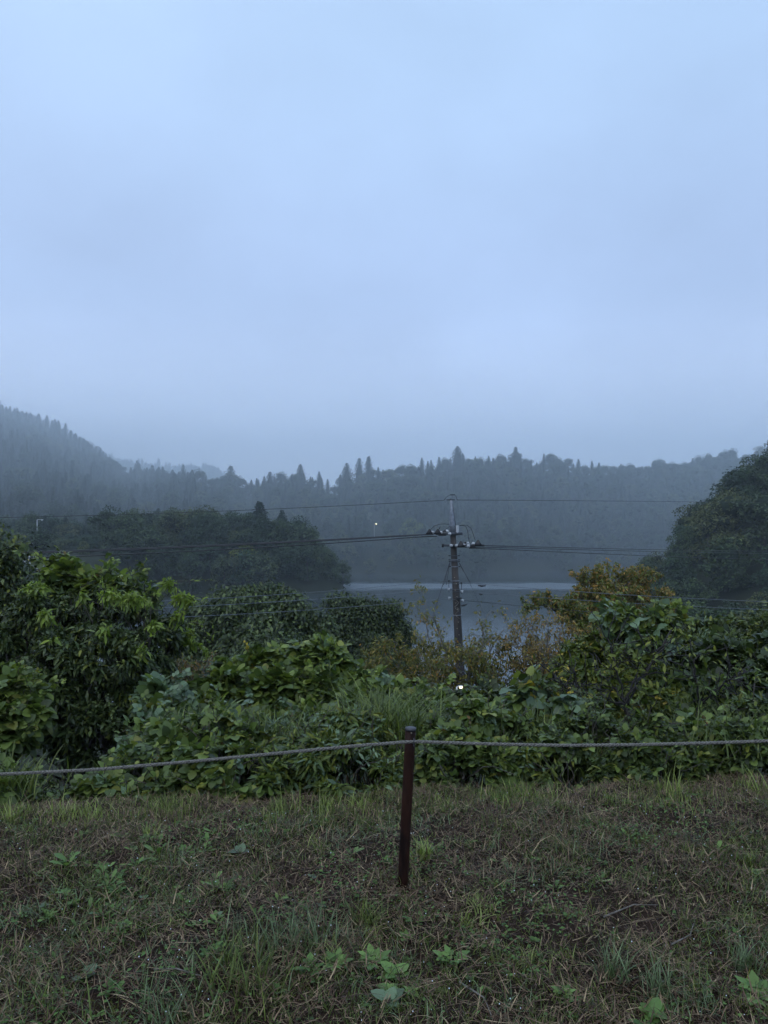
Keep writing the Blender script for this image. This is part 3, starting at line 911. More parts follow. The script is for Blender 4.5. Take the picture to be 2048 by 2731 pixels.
leafy_tree('dark_leafy_tree', 'darker twin topped tree right of the large dome shaped tree', [lobe(922, 1636, Y, 52, 40), lobe(980, 1655, Y, 62, 44), lobe(1038, 1645, Y, 42, 34), lobe(865, 1700, Y, 46, 46), lobe(1070, 1700, Y, 34, 40), lobe(1040, 1700, Y, 42, 52), lobe(1050, 1755, Y, 40, 46),
    lobe(915, 1720, Y, 68, 62), lobe(975, 1770, Y - 1, 78, 70), lobe(890, 1800, Y, 62, 70), lobe(1010, 1830, Y, 72, 60), lobe(860, 1760, Y + 1, 40, 50)], 42000, 32, (c[0], Y), mats=('dark_leaf', 'tree_leaf'), leaf=(.13, .21))
Y = 13.5
leafy_tree('edge_tree', 'dark leafy tree at the far left edge behind the big bush', [lobe(15, 1500, Y, 45, 42), lobe(-50, 1560, Y, 90, 90), lobe(25, 1570, Y, 50, 60), lobe(-20, 1690, Y, 110, 100), lobe(40, 1660, Y, 50, 60), lobe(0, 1800, Y, 120, 90)],
    17000, 33, (-8.2, Y), mats=('dark_leaf', 'olive'), leaf=(.07, .13))

def autumn_tree(name, label, Y, base, limbs, seed, thin=0, leaves=('orange', 'olive'), leaf=(.07, .12), r0=.12, dense=9, group=None, spread=.5, bark='pale_bark', cat='tree', sag=.05, twn=9, parts=0, fork=None, tmpl=None):
    """trunk, limbs that reach given tips, twigs and hanging leaves"""
    rng = np.random.default_rng(seed)
    b = np.array([at(base[0], base[1], Y)[0], Y, 0]); b[2] = float(Hgt(b[0], b[1])) - .1
    root = thing(name, b, label, cat, group)
    fk = at(fork[0] if fork else base[0], fork[1] if fork else base[1], Y)
    P, R = limb(b, fk, r0, r0 * .75, rng, 7, .02)
    a = Acc(); a.add(*tube(P, R, 8)); a.obj('trunk', [M[bark]], root, True, b)
    lp, ld = [], []
    br = Acc()
    for (px, py, dY) in limbs:
        e = at(px, py, Y + dY)
        P, R = limb(fk + rng.normal(size=3) * r0 * .3, e, r0 * .45, .008, rng, 9, .035, sag)
        br.add(*tube(P, R, 5))
        L_ = np.linalg.norm(e - fk)
        for q in range(twn):
            i = rng.integers(3, 9)
            dirn = unit((e - fk) / L_ * .8 + rng.normal(size=3) * [.9, .9, .6])
            t1 = P[i] + dirn * rng.uniform(.25, .6) * spread * max(.8, min(L_, 3.2)) * .6
            PP, RR = limb(P[i], t1, max(R[i] * .5, .006), .004, rng, 6, .05, .04)
            br.add(*tube(PP, RR, 4))
            for w in range(3):
                j = rng.integers(2, 6)
                t2 = PP[j] + unit(dirn + rng.normal(size=3) * .8) * rng.uniform(.12, .35)
                P3, R3 = limb(PP[j], t2, .005, .003, rng, 4, .05)
                br.add(*tube(P3, R3, 3))
                for z_ in range(dense):
                    f = rng.uniform(.2, 1.05)
                    lp.append(PP[j] + (t2 - PP[j]) * f + rng.normal(size=3) * .05); ld.append(t2 - PP[j])
            for z_ in range(dense):
                f = rng.uniform(.3, 1.05)
                lp.append(P[i] + (t1 - P[i]) * f + rng.normal(size=3) * .06); ld.append(dirn)
    br.obj('branch', [M[bark]], root, True, b)
    lp = np.array(lp); ld = unit(np.array(ld))
    if thin:
        zt = at(1200, thin, Y)[2]
        kp = (lp[:, 2] < zt) | (rng.random(len(lp)) < .45)
        lp, ld = lp[kp], ld[kp]
    n = len(lp)
    tip = unit(ld * .5 + rng.normal(size=(n, 3)) * .6 + [0, 0, -.7]); nor = unit(rng.normal(size=(n, 3)) * .6 + [0, -.3, 1])
    size = rng.uniform(*leaf, n)
    kk = rng.random(n) < .68
    a = Acc()
    for mi, sel in enumerate((kk, ~kk)):
        v, t = scatter(*(tmpl or T_LANCE), lp[sel], tip[sel], nor[sel], size[sel], size[sel] * 1.35); a.add(v, t, mi)
    tag(a.obj('foliage', [M[leaves[0]], M[leaves[1]]], root, False, b), kind='stuff')
    return root
autumn_tree('cherry_tree', 'thin orange leaved tree in front of the utility pole base', 19, (1236, 1930), [(1135, 1600, 0), (1120, 1650, .5), (1175, 1700, -.5), (1300, 1640, .3), (1352, 1672, .6), (1285, 1700, -.6), (1250, 1745, -1), (1330, 1730, 0),
    (1390, 1745, .8), (1185, 1770, -.8), (1120, 1745, .8), (1300, 1790, -.5), (1380, 1800, 0), (1150, 1820, -.8)], 41, leaves=('yellow_green', 'orange'), leaf=(.075, .125), dense=9, fork=(1236, 1890), r0=.11, spread=.6, twn=14, thin=1715)
autumn_tree('cherry_tree', 'olive and orange small tree between the dark tree and the utility pole', 21, (1090, 1900), [(1010, 1745, 0), (1060, 1715, 0), (1110, 1715, .4), (1150, 1750, .6), (1030, 1780, -.6), (1110, 1775, -.6), (1165, 1790, 0), (985, 1760, .4), (1060, 1820, -.6), (1170, 1840, -.2), (1010, 1830, 0)], 42,
    leaves=('yellow_green', 'orange'), dense=10, leaf=(.08, .14), spread=.55, twn=13)
autumn_tree('cherry_tree', 'brown twiggy tree with rusty leaves right of the utility pole', 19, (1470, 1940), [(1385, 1705, 0), (1420, 1680, .3), (1460, 1665, 0), (1500, 1672, -.3), (1540, 1700, .3), (1570, 1740, 0), (1400, 1750, -.6), (1450, 1740, -.8), (1510, 1745, -.8), (1380, 1800, 0),
    (1440, 1810, -.6), (1520, 1800, -.6), (1580, 1800, 0), (1480, 1700, .8)], 43, leaves=('orange', 'rust'), dense=11, leaf=(.06, .11), spread=.62, twn=16)
autumn_tree('small_tree', 'low rusty orange tree behind the kudzu left of centre', 14, (540, 1930), [(450, 1800, 0), (500, 1790, 0), (550, 1775, .3), (600, 1800, 0), (470, 1850, -.4), (530, 1845, -.4), (600, 1860, -.2), (430, 1870, 0), (640, 1830, .2)], 44,
    leaves=('rust', 'olive'), dense=10, leaf=(.05, .09), spread=.6, r0=.06, twn=14)
autumn_tree('yellowing_tree', 'flat topped yellowing tree in front of the right hill', 30, (1590, 1740), [(1560, 1560, 0), (1600, 1550, 0), (1640, 1545, .4), (1680, 1550, 0), (1720, 1560, 0), (1755, 1580, .4), (1550, 1590, -.5), (1600, 1590, -.8), (1650, 1580, -.9), (1700, 1595, -.6), (1745, 1615, -.2), (1575, 1615, 0),
    (1640, 1620, -.9), (1690, 1640, -.5), (1620, 1565, .9), (1700, 1572, 1)], 45, leaves=('orange', 'yellowish'), dense=18, leaf=(.11, .19), spread=.9, r0=.16, bark='bark', twn=18, fork=(1600, 1690))
autumn_tree('leaning_tree', 'leaning tree with a long drooping limb over the water', 27, (1600, 1780), [(1420, 1620, 0), (1455, 1610, .3), (1500, 1612, 0), (1530, 1625, .3), (1560, 1650, 0), (1500, 1655, -.4), (1545, 1680, -.4), (1590, 1690, 0), (1620, 1700, 0), (1560, 1720, -.4)], 46,
    leaves=('olive', 'orange'), dense=22, leaf=(.10, .17), spread=.6, r0=.14, bark='dark_bark', sag=.16, twn=12, fork=(1600, 1720))

autumn_tree('sapling', 'dark forked sapling standing in front of the right thicket', 6.1, (1735, 2010), [(1630, 1720, 0), (1600, 1790, .2), (1700, 1790, 0), (1790, 1680, .2), (1750, 1760, 0), (1560, 1850, .1)], 47, leaves=('olive', 'kudzu'), dense=3, leaf=(.04, .08), spread=.32, r0=.022, bark='dark_bark', cat='sapling', fork=(1668, 1880), twn=5)
autumn_tree('sapling', 'thin dark sapling low in the thicket near the right edge', 6.3, (1840, 1990), [(1850, 1760, 0), (1950, 1810, 0), (1990, 1790, .2), (1900, 1850, 0)], 48, leaves=('kudzu', 'olive'), dense=3, leaf=(.04, .08), spread=.32, r0=.018, bark='dark_bark', cat='sapling', fork=(1862, 1890), twn=5)
autumn_tree('sapling', 'leaning dark sapling left of the forked one', 6.4, (1640, 2040), [(1440, 1770, 0), (1480, 1800, .2), (1530, 1790, 0), (1400, 1860, 0)], 49, leaves=('olive', 'yellow'), dense=2, leaf=(.04, .07), spread=.3, r0=.016, bark='dark_bark', cat='sapling', fork=(1560, 1920), twn=4)
# ------------------------------------------------------------------ thicket on the slope
KZ = [(.55, 'tri', 'kudzu', .13, .24), (.2, 'ovate', 'kudzu', .06, .12), (.12, 'tri', 'kudzu_light', .12, .22), (.13, 'tri', 'glaucous', .13, .22), (.025, 'ovate', 'yellow', .05, .09), (.03, 'ovate', 'rust', .05, .09)]
KZT = [(.50, 'tri', 'kudzu', .14, .25), (.27, 'tri', 'kudzu_light', .13, .23), (.13, 'ovate', 'kudzu_light', .07, .12), (.10, 'tri', 'glaucous', .13, .23), (.025, 'ovate', 'yellow', .05, .09), (.03, 'ovate', 'rust', .05, .09)]
DK = [(.4, 'lance', 'dark_leaf', .07, .13), (.35, 'lance', 'tree_leaf', .06, .12), (.25, 'lance', 'olive', .06, .11)]
mass('big_bush', 'tall dark bush with long narrow leaves filling the left side', 'bush', [lobe(190, 1640, 8.8, 150, 95), lobe(330, 1650, 8.6, 140, 90), lobe(90, 1700, 8.2, 130, 110), lobe(410, 1730, 8.4, 85, 105), lobe(250, 1760, 7.8, 180, 110),
    lobe(140, 1840, 7.6, 140, 100), lobe(350, 1850, 7.8, 110, 90), lobe(230, 1950, 7.4, 130, 100), lobe(30, 1780, 8, 90, 120)], DK, 20000, 51, base=(-2.9, 8.3), parts=260, stems=9, stem_mat='dark_bark', stem_r=.06, droop=.5, fill=1.8, fs=(.035, .075), shoots=60)
mass('leaf_shoot', 'fresh yellow green shoots on top of the tall left bush', 'plant', [lobe(60, 1590, 8, 26, 14), lobe(100, 1570, 8, 30, 14), lobe(205, 1590, 7.9, 30, 14), lobe(300, 1590, 8, 30, 16), lobe(385, 1590, 8, 40, 22), lobe(455, 1560, 8.4, 32, 20), lobe(490, 1600, 8.3, 26, 20), lobe(350, 1600, 7.7, 30, 16),
    lobe(270, 1600, 7.7, 26, 12), lobe(130, 1640, 7.5, 24, 14), lobe(485, 1650, 8.2, 20, 26), lobe(400, 1665, 7.6, 22, 18), lobe(285, 1680, 7.3, 16, 12), lobe(140, 1700, 7.3, 14, 12), lobe(520, 1700, 8.6, 30, 22), lobe(560, 1720, 8.7, 22, 22), lobe(20, 1790, 7, 16, 16), lobe(200, 1800, 7, 12, 10), lobe(380, 1735, 7.4, 12, 14)],
    [(.6, 'lance', 'fresh', .07, .13), (.4, 'lance', 'kudzu_light', .07, .13)], 600, 52, base=(-2.6, 8.2), parts=200, stems=6, stem_r=.012, droop=.7)
mass('kudzu_vine', 'kudzu climbing over the top of the tall left bush', 'vine', [lobe(140, 1520, 9, 48, 26), lobe(200, 1560, 8.9, 62, 36), lobe(285, 1575, 8.8, 60, 36), lobe(350, 1590, 8.7, 55, 34), lobe(300, 1540, 9.1, 34, 24)], KZT, 1300, 53, base=(-2.4, 9), parts=220, stems=5, stem_r=.015)
mass('kudzu_vine', 'kudzu patch at the left edge below the dark bush', 'vine', [lobe(20, 1860, 6.8, 90, 66), lobe(-20, 1950, 6.4, 100, 60), lobe(60, 1920, 6.5, 50, 50)], [(.8, 'tri', 'kudzu', .13, .22), (.2, 'tri', 'kudzu_light', .12, .2)], 1500, 54, parts=160, stems=5, stem_r=.012)
mass('kudzu_vine', 'bluish kudzu column hanging right of the dark bush', 'vine', [lobe(440, 1875, 6.9, 48, 46), lobe(470, 1930, 6.7, 62, 50), lobe(430, 1990, 6.3, 80, 50), lobe(520, 1990, 6.4, 70, 40)], [(.55, 'tri', 'glaucous', .14, .24), (.45, 'tri', 'kudzu', .13, .23)], 1500, 55, parts=240, stems=5, stem_r=.012)
mass('kudzu_vine', 'big kudzu mound in the middle with a pointed top', 'vine', [lobe(650, 1790, 9.4, 80, 42), lobe(720, 1790, 9.5, 80, 46), lobe(800, 1770, 9.4, 60, 42), lobe(870, 1745, 9.3, 36, 32), lobe(880, 1790, 9.2, 60, 50), lobe(600, 1850, 9, 90, 60), lobe(720, 1860, 8.9, 120, 70), lobe(850, 1850, 8.9, 100, 60)],
    KZT, 6500, 56, parts=290, stems=8, stem_r=.015)
mass('kudzu_vine', 'lower kudzu bank between the pointed mound and the pole', 'vine', [lobe(960, 1840, 8.9, 80, 34), lobe(1040, 1860, 8.7, 90, 36), lobe(1120, 1890, 8.4, 80, 36), lobe(980, 1890, 8.4, 90, 50)], KZT, 3000, 57, parts=250, stems=6, stem_r=.012)
mass('kudzu_vine', 'kudzu spread in the hollow left of the kudzu mound', 'vine', [lobe(560, 1930, 7.6, 90, 46), lobe(640, 1960, 7.2, 100, 50), lobe(760, 1950, 7.4, 110, 50), lobe(880, 1950, 7.2, 90, 50)], KZ, 3000, 58, parts=200, stems=6, stem_r=.012)
mass('bramble_bush', 'mixed green bramble right behind the rope post', 'bush', [lobe(1120, 1950, 6.7, 90, 60), lobe(1210, 1950, 6.6, 90, 60), lobe(1180, 1930, 7.2, 100, 44), lobe(1280, 1930, 6.8, 90, 60)], [(.45, 'ovate', 'kudzu', .04, .09), (.3, 'tri', 'kudzu', .1, .18), (.25, 'lance', 'tree_leaf', .07, .13)], 5500, 59, parts=220)
mass('bramble_bush', 'olive bramble between the rope post and the yellow flecked vine', 'bush', [lobe(1350, 1950, 6.7, 100, 66), lobe(1440, 1980, 6.3, 90, 50), lobe(1300, 1880, 8.2, 90, 44), lobe(1400, 1890, 7.9, 90, 50)], [(.5, 'ovate', 'olive', .04, .09), (.3, 'lance', 'kudzu', .07, .13), (.2, 'tri', 'dark_leaf', .12, .18)], 5500, 60, parts=220)
mass('kudzu_vine', 'broad leaved vine flecked with yellow leaves right of centre', 'vine', [lobe(1430, 1850, 6.3, 64, 34), lobe(1490, 1870, 6.2, 54, 40), lobe(1470, 1930, 6.1, 60, 36), lobe(1530, 1900, 6.3, 50, 50)], [(.4, 'tri', 'glaucous', .15, .24), (.42, 'tri', 'kudzu', .14, .22), (.18, 'ovate', 'yellow', .06, .10)], 300, 61, parts=200, stems=6, stem_r=.01)
mass('shrub', 'olive shrub with dark forked stems in the right thicket', 'shrub', [lobe(1590, 1830, 7.4, 110, 70), lobe(1680, 1800, 7.6, 110, 70), lobe(1600, 1920, 7, 120, 70), lobe(1720, 1890, 7.1, 110, 80), lobe(1540, 1770, 7.9, 80, 50), lobe(1660, 1730, 7.9, 90, 46)], [(.5, 'ovate', 'olive', .04, .08), (.27, 'lance', 'olive', .06, .12), (.19, 'ovate', 'kudzu', .06, .11), (.04, 'ovate', 'yellow', .05, .08)], 8500, 62,
    parts=290, stems=10, stem_mat='dark_bark', stem_r=.028, twigs=5, rmin=.3)
mass('kudzu_vine', 'kudzu crowning the right thicket with large pale leaves', 'vine', [lobe(1640, 1640, 7.8, 44, 18), lobe(1700, 1650, 7.6, 60, 24), lobe(1760, 1670, 7.5, 50, 26), lobe(1720, 1700, 7.5, 60, 24)], [(.22, 'tri', 'glaucous', .14, .24), (.5, 'tri', 'kudzu', .10, .20), (.28, 'tri', 'kudzu_light', .10, .18)], 480, 63, base=(2.7, 7.8), parts=220, stems=5, stem_r=.01)
mass('shrub', 'dark green shrub at the right edge of the thicket', 'shrub', [lobe(1880, 1790, 7.9, 110, 70), lobe(1980, 1790, 8, 110, 80), lobe(1840, 1880, 7.2, 110, 80), lobe(1960, 1900, 7, 130, 90), lobe(2080, 1860, 7.4, 110, 110), lobe(2080, 1750, 8.2, 90, 60)], [(.4, 'lance', 'tree_leaf', .07, .13), (.25, 'tri', 'dark_leaf', .13, .2), (.15, 'lance', 'kudzu', .08, .14), (.2, 'ovate', 'olive', .05, .09)], 13000, 64,
    parts=290, stems=9, stem_mat='dark_bark', stem_r=.03, twigs=3)
mass('shrub', 'feathery dark shrub row behind the right thicket', 'shrub', [lobe(1820, 1690, 13, 110, 46), lobe(1940, 1700, 13, 110, 46), lobe(2050, 1690, 13, 90, 60), lobe(1880, 1740, 12, 160, 60), lobe(2040, 1760, 12, 110, 60)], [(.7, 'small', 'tree_leaf', .09, .15), (.3, 'small', 'olive', .09, .15)], 9000, 65, parts=0, stems=7)
mass('shrub', 'thicket shrub below the cherry trees right of the pole', 'shrub', [lobe(1340, 1890, 13, 110, 40), lobe(1450, 1850, 13, 120, 44), lobe(1580, 1830, 13, 100, 60), lobe(1140, 1925, 12, 110, 34), lobe(1660, 1760, 14, 110, 60), lobe(1560, 1740, 16, 80, 50)], [(.5, 'small', 'tree_leaf', .09, .15), (.3, 'small', 'olive', .08, .13), (.2, 'small', 'orange', .07, .11)], 8000, 66, parts=0, stems=7)
mass('shrub', 'dim shrub in the hollow under the dome shaped tree', 'shrub', [lobe(150, 1830, 11.5, 200, 100), lobe(300, 1900, 11, 170, 80), lobe(240, 1760, 12, 150, 70), lobe(480, 1960, 11, 160, 50), lobe(660, 1900, 15, 200, 60), lobe(880, 1880, 17, 160, 60), lobe(1040, 1900, 16, 120, 44), lobe(420, 1880, 14, 120, 60)], [(.7, 'small', 'tree_leaf', .09, .14), (.3, 'small', 'dark_leaf', .09, .15)], 14000, 67, parts=0, stems=6)

# low plants along the top of the slope, under the rope
ROW = [(-60, 2085, 'K'), (60, 2120, 'D'), (170, 2140, 'D'), (300, 2110, 'K'), (390, 2080, 'K'), (500, 2060, 'K'), (600, 2080, 'K'), (700, 2055, 'S'), (800, 2070, 'S'), (900, 2050, 'S'), (1000, 2060, 'S'), (1090, 2040, 'D'), (1180, 2050, 'D'), (1270, 2040, 'K'), (1360, 2055, 'D'),
       (1450, 2045, 'S'), (1540, 2050, 'D'), (1630, 2030, 'D'), (1720, 2035, 'D'), (1810, 2020, 'D'), (1900, 2030, 'K'), (1990, 2010, 'D'), (2080, 2015, 'D')]
SPECIES = {'K': ([(.45, 'ovate', 'kudzu', .035, .08), (.2, 'tri', 'kudzu', .08, .16), (.2, 'ovate', 'glaucous', .035, .08), (.15, 'lance', 'kudzu_light', .04, .09), (.03, 'ovate', 'rust', .03, .06)], 'vine', 'kudzu_vine', 'broad leaved kudzu trailing'),
      'D': ([(.35, 'ovate', 'dark_leaf', .025, .06), (.35, 'lance', 'tree_leaf', .03, .09), (.15, 'tri', 'kudzu', .06, .12), (.15, 'lance', 'olive', .04, .09)], 'plant', 'undergrowth_plant', 'dark leafy plant growing'),
      'S': ([(.5, 'lance', 'kudzu', .045, .10), (.25, 'lance', 'olive', .045, .10), (.25, 'lance', 'glaucous', .04, .10)], 'plant', 'bamboo_grass', 'narrow leaved bamboo grass growing')}
WHERE = ['at the left edge below the rope', 'under the lowest part of the left rope', 'in the shadow below the dark bush', 'right of the dark gap below the left rope', 'below the rope left of the bluish kudzu', 'under the rope below the bluish kudzu', 'under the rope left of the bamboo grass', 'first right of the kudzu under the rope', 'under the rope midway to the post',
 'under the rope two steps left of the post', 'just left of the rope post', 'directly behind the rope post', 'just right of the rope post', 'right of the post below the bramble', 'under the rope below the olive bramble', 'under the rope right of the olive bramble', 'below the yellow flecked vine', 'under the rope below the forked shrub', 'behind the tallest edge grass blades',
 'under the rope below the pale kudzu crown', 'under the rope near the right side', 'second from the right edge under the rope', 'at the right edge under the rope']
for i, (px, py, s) in enumerate(ROW):
    mixl, cat, nm, lab = SPECIES[s]
    x0 = at(px, py, 5.2)[0]; Yp = edgeY(x0) + .62 + (i % 3) * .12
    vr = .62 + .75 * abs(math.sin(i * 2.3)); low = 60 < px + 1 < 310
    if low: vr = .55
    mass(nm, lab + ' ' + WHERE[i], cat, [lobe(px - 25, py - 20 * vr, Yp, 75 * vr, 55 * vr), lobe(px + 30, py + 30, Yp - .15, 70 * vr, 50 * vr), lobe(px, py - 60 * vr, Yp + .35, 80 * vr, 60 * vr)], mixl, int((2000 if s != 'S' else 2800) * vr), 100 + i, parts=75, stems=4, stem_r=.006, front=.7, fs=(.015, .04), rmin=.3, shoots=16)

# tall herbs with narrow leaves and arching grass clumps between the bushes
def herb(name, label, px, py, Y, h, n, lw, seed, mats=('kudzu', 'glaucous'), group=None, cat='plant'):
    rng = np.random.default_rng(seed)
    top = at(px, py, Y); b = np.array([top[0], Y, top[2] - h])
    g = float(Hgt(b[0], b[1])); b[2] = min(b[2], g) if g < b[2] else g
    root = thing(name, b, label, cat, group)
    H_ = top[2] - b[2]
    P, R = limb(b, top, .008, .003, rng, 7, .012); a = Acc(); a.add(*tube(P, R, 5)); a.obj('stem', [M['blade']], root, True, b)
    t = rng.uniform(1 - min(1, h / H_), 1, n)
    pos = np.stack([np.interp(t, np.linspace(0, 1, 7), P[:, k]) for k in range(3)], 1)
    an = rng.uniform(0, 6.28, n); up = np.where(t > .93, 1.2, .45)
    tip = np.stack([np.cos(an), np.sin(an), up + rng.normal(size=n) * .2], 1)
    nor = np.stack([-np.cos(an) * .4, -np.sin(an) * .4, np.ones(n)], 1)
    s = lw * (1.15 - .5 * t) * rng.uniform(.7, 1.2, n)
    a = Acc(); v, tt = scatter(*T_LANCE, pos, tip, nor, s, s * .75); a.add(v, tt)
    tag(a.obj('foliage', [M[mats[seed % 2]]], root, False, b), kind='stuff')
HB = [(600, 1890, 7.4), (640, 1905, 7), (845, 1865, 7.1), (815, 1900, 6.7), (870, 1900, 6.8), (955, 1880, 6.9), (1000, 1900, 6.5), (1140, 1915, 6.2), (1100, 1900, 6.6), (440, 1980, 6), (700, 1930, 6.4), (760, 1930, 6.5), (925, 1920, 6.3), (1190, 1880, 6.5), (1450, 2000, 5.6), (1500, 2010, 5.5), (1250, 1985, 5.8),
      (820, 2010, 5.6), (740, 2020, 5.5), (1590, 2030, 5.5), (1830, 1720, 8.4), (1880, 1650, 9), (1940, 1790, 7.2), (90, 1600, 9), (880, 1740, 8.6)]
hr_ = np.random.default_rng(12)
for k in range(46):
    HB.append((hr_.uniform(380, 2040), hr_.uniform(1900, 2050), hr_.uniform(5.3, 7.2)))
for i, (px, py, Y) in enumerate(HB):
    herb('tall_weed', 'tall weed with narrow leaves up its stem among the kudzu', px, py, Y, 1.0, 80, .08 + .08 * ((i * 7) % 5) / 4, 200 + i, group='tall narrow leaved weeds in the thicket')
for k in range(14):
    herb('dry_weed', 'dry brown weed stalk standing among the green thicket', hr_.uniform(420, 2040), hr_.uniform(1850, 2040), hr_.uniform(5.2, 7.2), .8, 26, .06, 260 + 2 * k, mats=('straw', 'rust'), group='dry weed stalks in the thicket')
def clump(name, label, px, py, Y, n, ln, seed, mk='blade', group=None, spread=.12, w=(.006, .012), singles=0, bend=1.6, cat='grass clump'):
    rng = np.random.default_rng(seed)
    c = at(px, py, Y)
    b = np.array([c[0], Y, c[2]])
    g = float(Hgt(b[0], b[1])); stem_h = b[2] - g
    b[2] = g if stem_h < .15 else b[2]
    root = thing(name, (b[0], b[1], g), label, cat, group)
    o_ = np.array([b[0], b[1], g])
    pos = b + rng.normal(size=(n, 3)) * [spread, spread, .0]
    if stem_h >= .15:
        a = Acc()
        for k in range(8):
            P, R = limb(o_ + rng.normal(size=3) * [.05, .05, 0], pos[k], .006, .005, rng, 4, .02); a.add(*tube(P, R, 4))
        a.obj('stem', [M['straw']], root, True, o_)
    v, t = blades(pos, rng.uniform(0, 6.28, n), rng.uniform(.5, 1, n) * ln, rng.uniform(*w, n), rng.uniform(.4, 1, n) * bend, rng.uniform(.05, .5, n), 5, rng)
    a = Acc(); a.add(v, t); a.obj('blades', [M[mk]], root, False, o_)
GC = [(1030, 2010, 5.6, .62), (1100, 1990, 5.7, .6), (950, 2010, 5.7, .55), (1170, 2010, 5.8, .5), (560, 2000, 6, .5), (850, 2010, 6.0, .5), (1010, 1930, 6.6, .55), (1530, 2060, 5.3, .45), (20, 2110, 4.6, .3), (1600, 1990, 6.2, .4)]
for k in range(14):
    GC.append((hr_.uniform(520, 2000), hr_.uniform(1940, 2080), hr_.uniform(5.1, 6.4), hr_.uniform(.35, .6)))
for i, (px, py, Y, ln) in enumerate(GC):
    clump('arching_grass', 'clump of long arching grass blades behind the rope', px, py, Y, 150, ln, 300 + i, group='arching grass clumps behind the rope')

# ------------------------------------------------------------------ mown verge: dry clippings, grass, weeds
rng = np.random.default_rng(5)
def ground_pts(n, y0=1.7, xpad=.25, bias=None, margin=0.0):
    y = rng.uniform(y0, 5.2, n * 3); x = rng.uniform(-3.1, 3.1, n * 3)
    ok = (np.abs(x) < y * .56 + .45) & (y < edgeY(x) + margin)
    if bias is not None:
        ok &= rng.random(n * 3) < bias(x, y)
    x, y = x[ok][:n], y[ok][:n]
    return np.stack([x, y, Hgt(x, y)], 1)
def fld(x, y, s, seed):
    return np.clip(.5 + .38 * (np.sin(x / s + seed * 2.1) * np.cos(y / s * 1.3 + seed) + .6 * np.sin(x / s * 2.1 - y / s * 1.7 + seed * 3.3) + .35 * np.cos(x / s * 4.3 + y / s * 3.9 + seed)), 0, 1)
# straw lying flat
n = 66000
P = ground_pts(n, bias=lambda x, y: .22 + .78 * fld(x, y, .35, 1) * (.4 + .6 * fld(x, y, .12, 9)), margin=.45); n = len(P)
P[:, 2] += rng.uniform(0, .034, n)
v, t = blades(P, rng.uniform(0, 6.28, n), rng.uniform(.02, .11, n) * rng.uniform(.5, 1, n), rng.uniform(.0014, .0050, n), rng.uniform(-.6, 1.0, n), rng.uniform(.8, 1.75, n), 3, rng)
a = Acc(); a.add(v, t)
tag(a.obj('straw_litter', [M['straw']]), 'flattened brown dry grass clippings over the dark soil', 'dry grass', kind='stuff')
# long straws
n = 900
P = ground_pts(n); n = len(P); P[:, 2] += rng.uniform(.005, .03, n)
v, t = blades(P, rng.normal(.35, .9, n), rng.uniform(.10, .30, n), rng.uniform(.0015, .003, n), rng.uniform(-.1, .35, n), rng.uniform(1.25, 1.55, n), 4, rng)
a = Acc(); a.add(v, t)
tag(a.obj('dry_stalks', [M['straw']]), 'long pale dry grass stalks lying across the verge', 'dry grass', kind='stuff')
# short green grass in patches
def tufts(nt, per, ln, w, mk, name, label, bias, lean=(.1, .9), bend=(.2, 1.2), sp=.035, margin=0):
    C = ground_pts(nt, bias=bias, margin=margin); nt = len(C)
    P = np.repeat(C, per, 0) + rng.normal(size=(nt * per, 3)) * [sp, sp, 0]
    P[:, 2] = Hgt(P[:, 0], P[:, 1]); m_ = len(P)
    hs = np.repeat(rng.uniform(.6, 1.25, nt), per)
    v, t = blades(P, rng.uniform(0, 6.28, m_), rng.uniform(.45, 1, m_) * ln * hs, rng.uniform(*w, m_), rng.uniform(*bend, m_), rng.uniform(*lean, m_), 3, rng)
    a = Acc(); a.add(v, t)
    return tag(a.obj(name, [M[mk]]), label, 'grass', kind='stuff')
gb = lambda x, y: .18 + .82 * (fld(x, y, .42, 2) > .54) + .0 * x
tufts(4700, 9, .06, (.0018, .0045), 'blade', 'short_grass', 'short green mown grass growing in patches', gb, margin=.35)
tufts(1100, 8, .09, (.0025, .006), 'blue_blade', 'coarse_grass', 'coarser bluish green grass in tufts', lambda x, y: .05 + .95 * (fld(x, y, .5, 5) > .62), lean=(.3, 1.3))
tufts(1500, 12, .05, (.0015, .0035), 'olive', 'fine_grass', 'fine olive grass between the straw', lambda x, y: fld(x, y, .3, 8), lean=(.1, 1.2))
# clover-like ground cover
n = 9000
P = ground_pts(n, bias=lambda x, y: .06 + .94 * (fld(x, y, .38, 11) > .66)); n = len(P); P[:, 2] += rng.uniform(.008, .035, n)
an = rng.uniform(0, 6.28, n)
v, t = scatter(*T_SMALL, P, np.stack([np.cos(an), np.sin(an), rng.uniform(-.2, .5, n)], 1), np.stack([rng.normal(size=n) * .3, rng.normal(size=n) * .3, np.ones(n)], 1), rng.uniform(.010, .026, n), rng.uniform(.016, .032, n))
a = Acc(); a.add(v, t)
tag(a.obj('ground_cover', [M['clover']]), 'tiny rounded clover leaves low over the soil', 'ground cover', kind='stuff')
# wet specks: drops caught on blades
n = 420
P = ground_pts(n); n = len(P); P[:, 2] += rng.uniform(.02, .06, n)
a = Acc()
for q in P:
    v, t = sphere(q, rng.uniform(.0012, .0026), 5, 4); a.add(v, t)
tag(a.obj('dew_drops', [plain_mat('dew', (.75, .8, .85), None, 5, .12)], smooth=True), 'scattered bright dew drops on the wet grass', 'dew', kind='stuff')
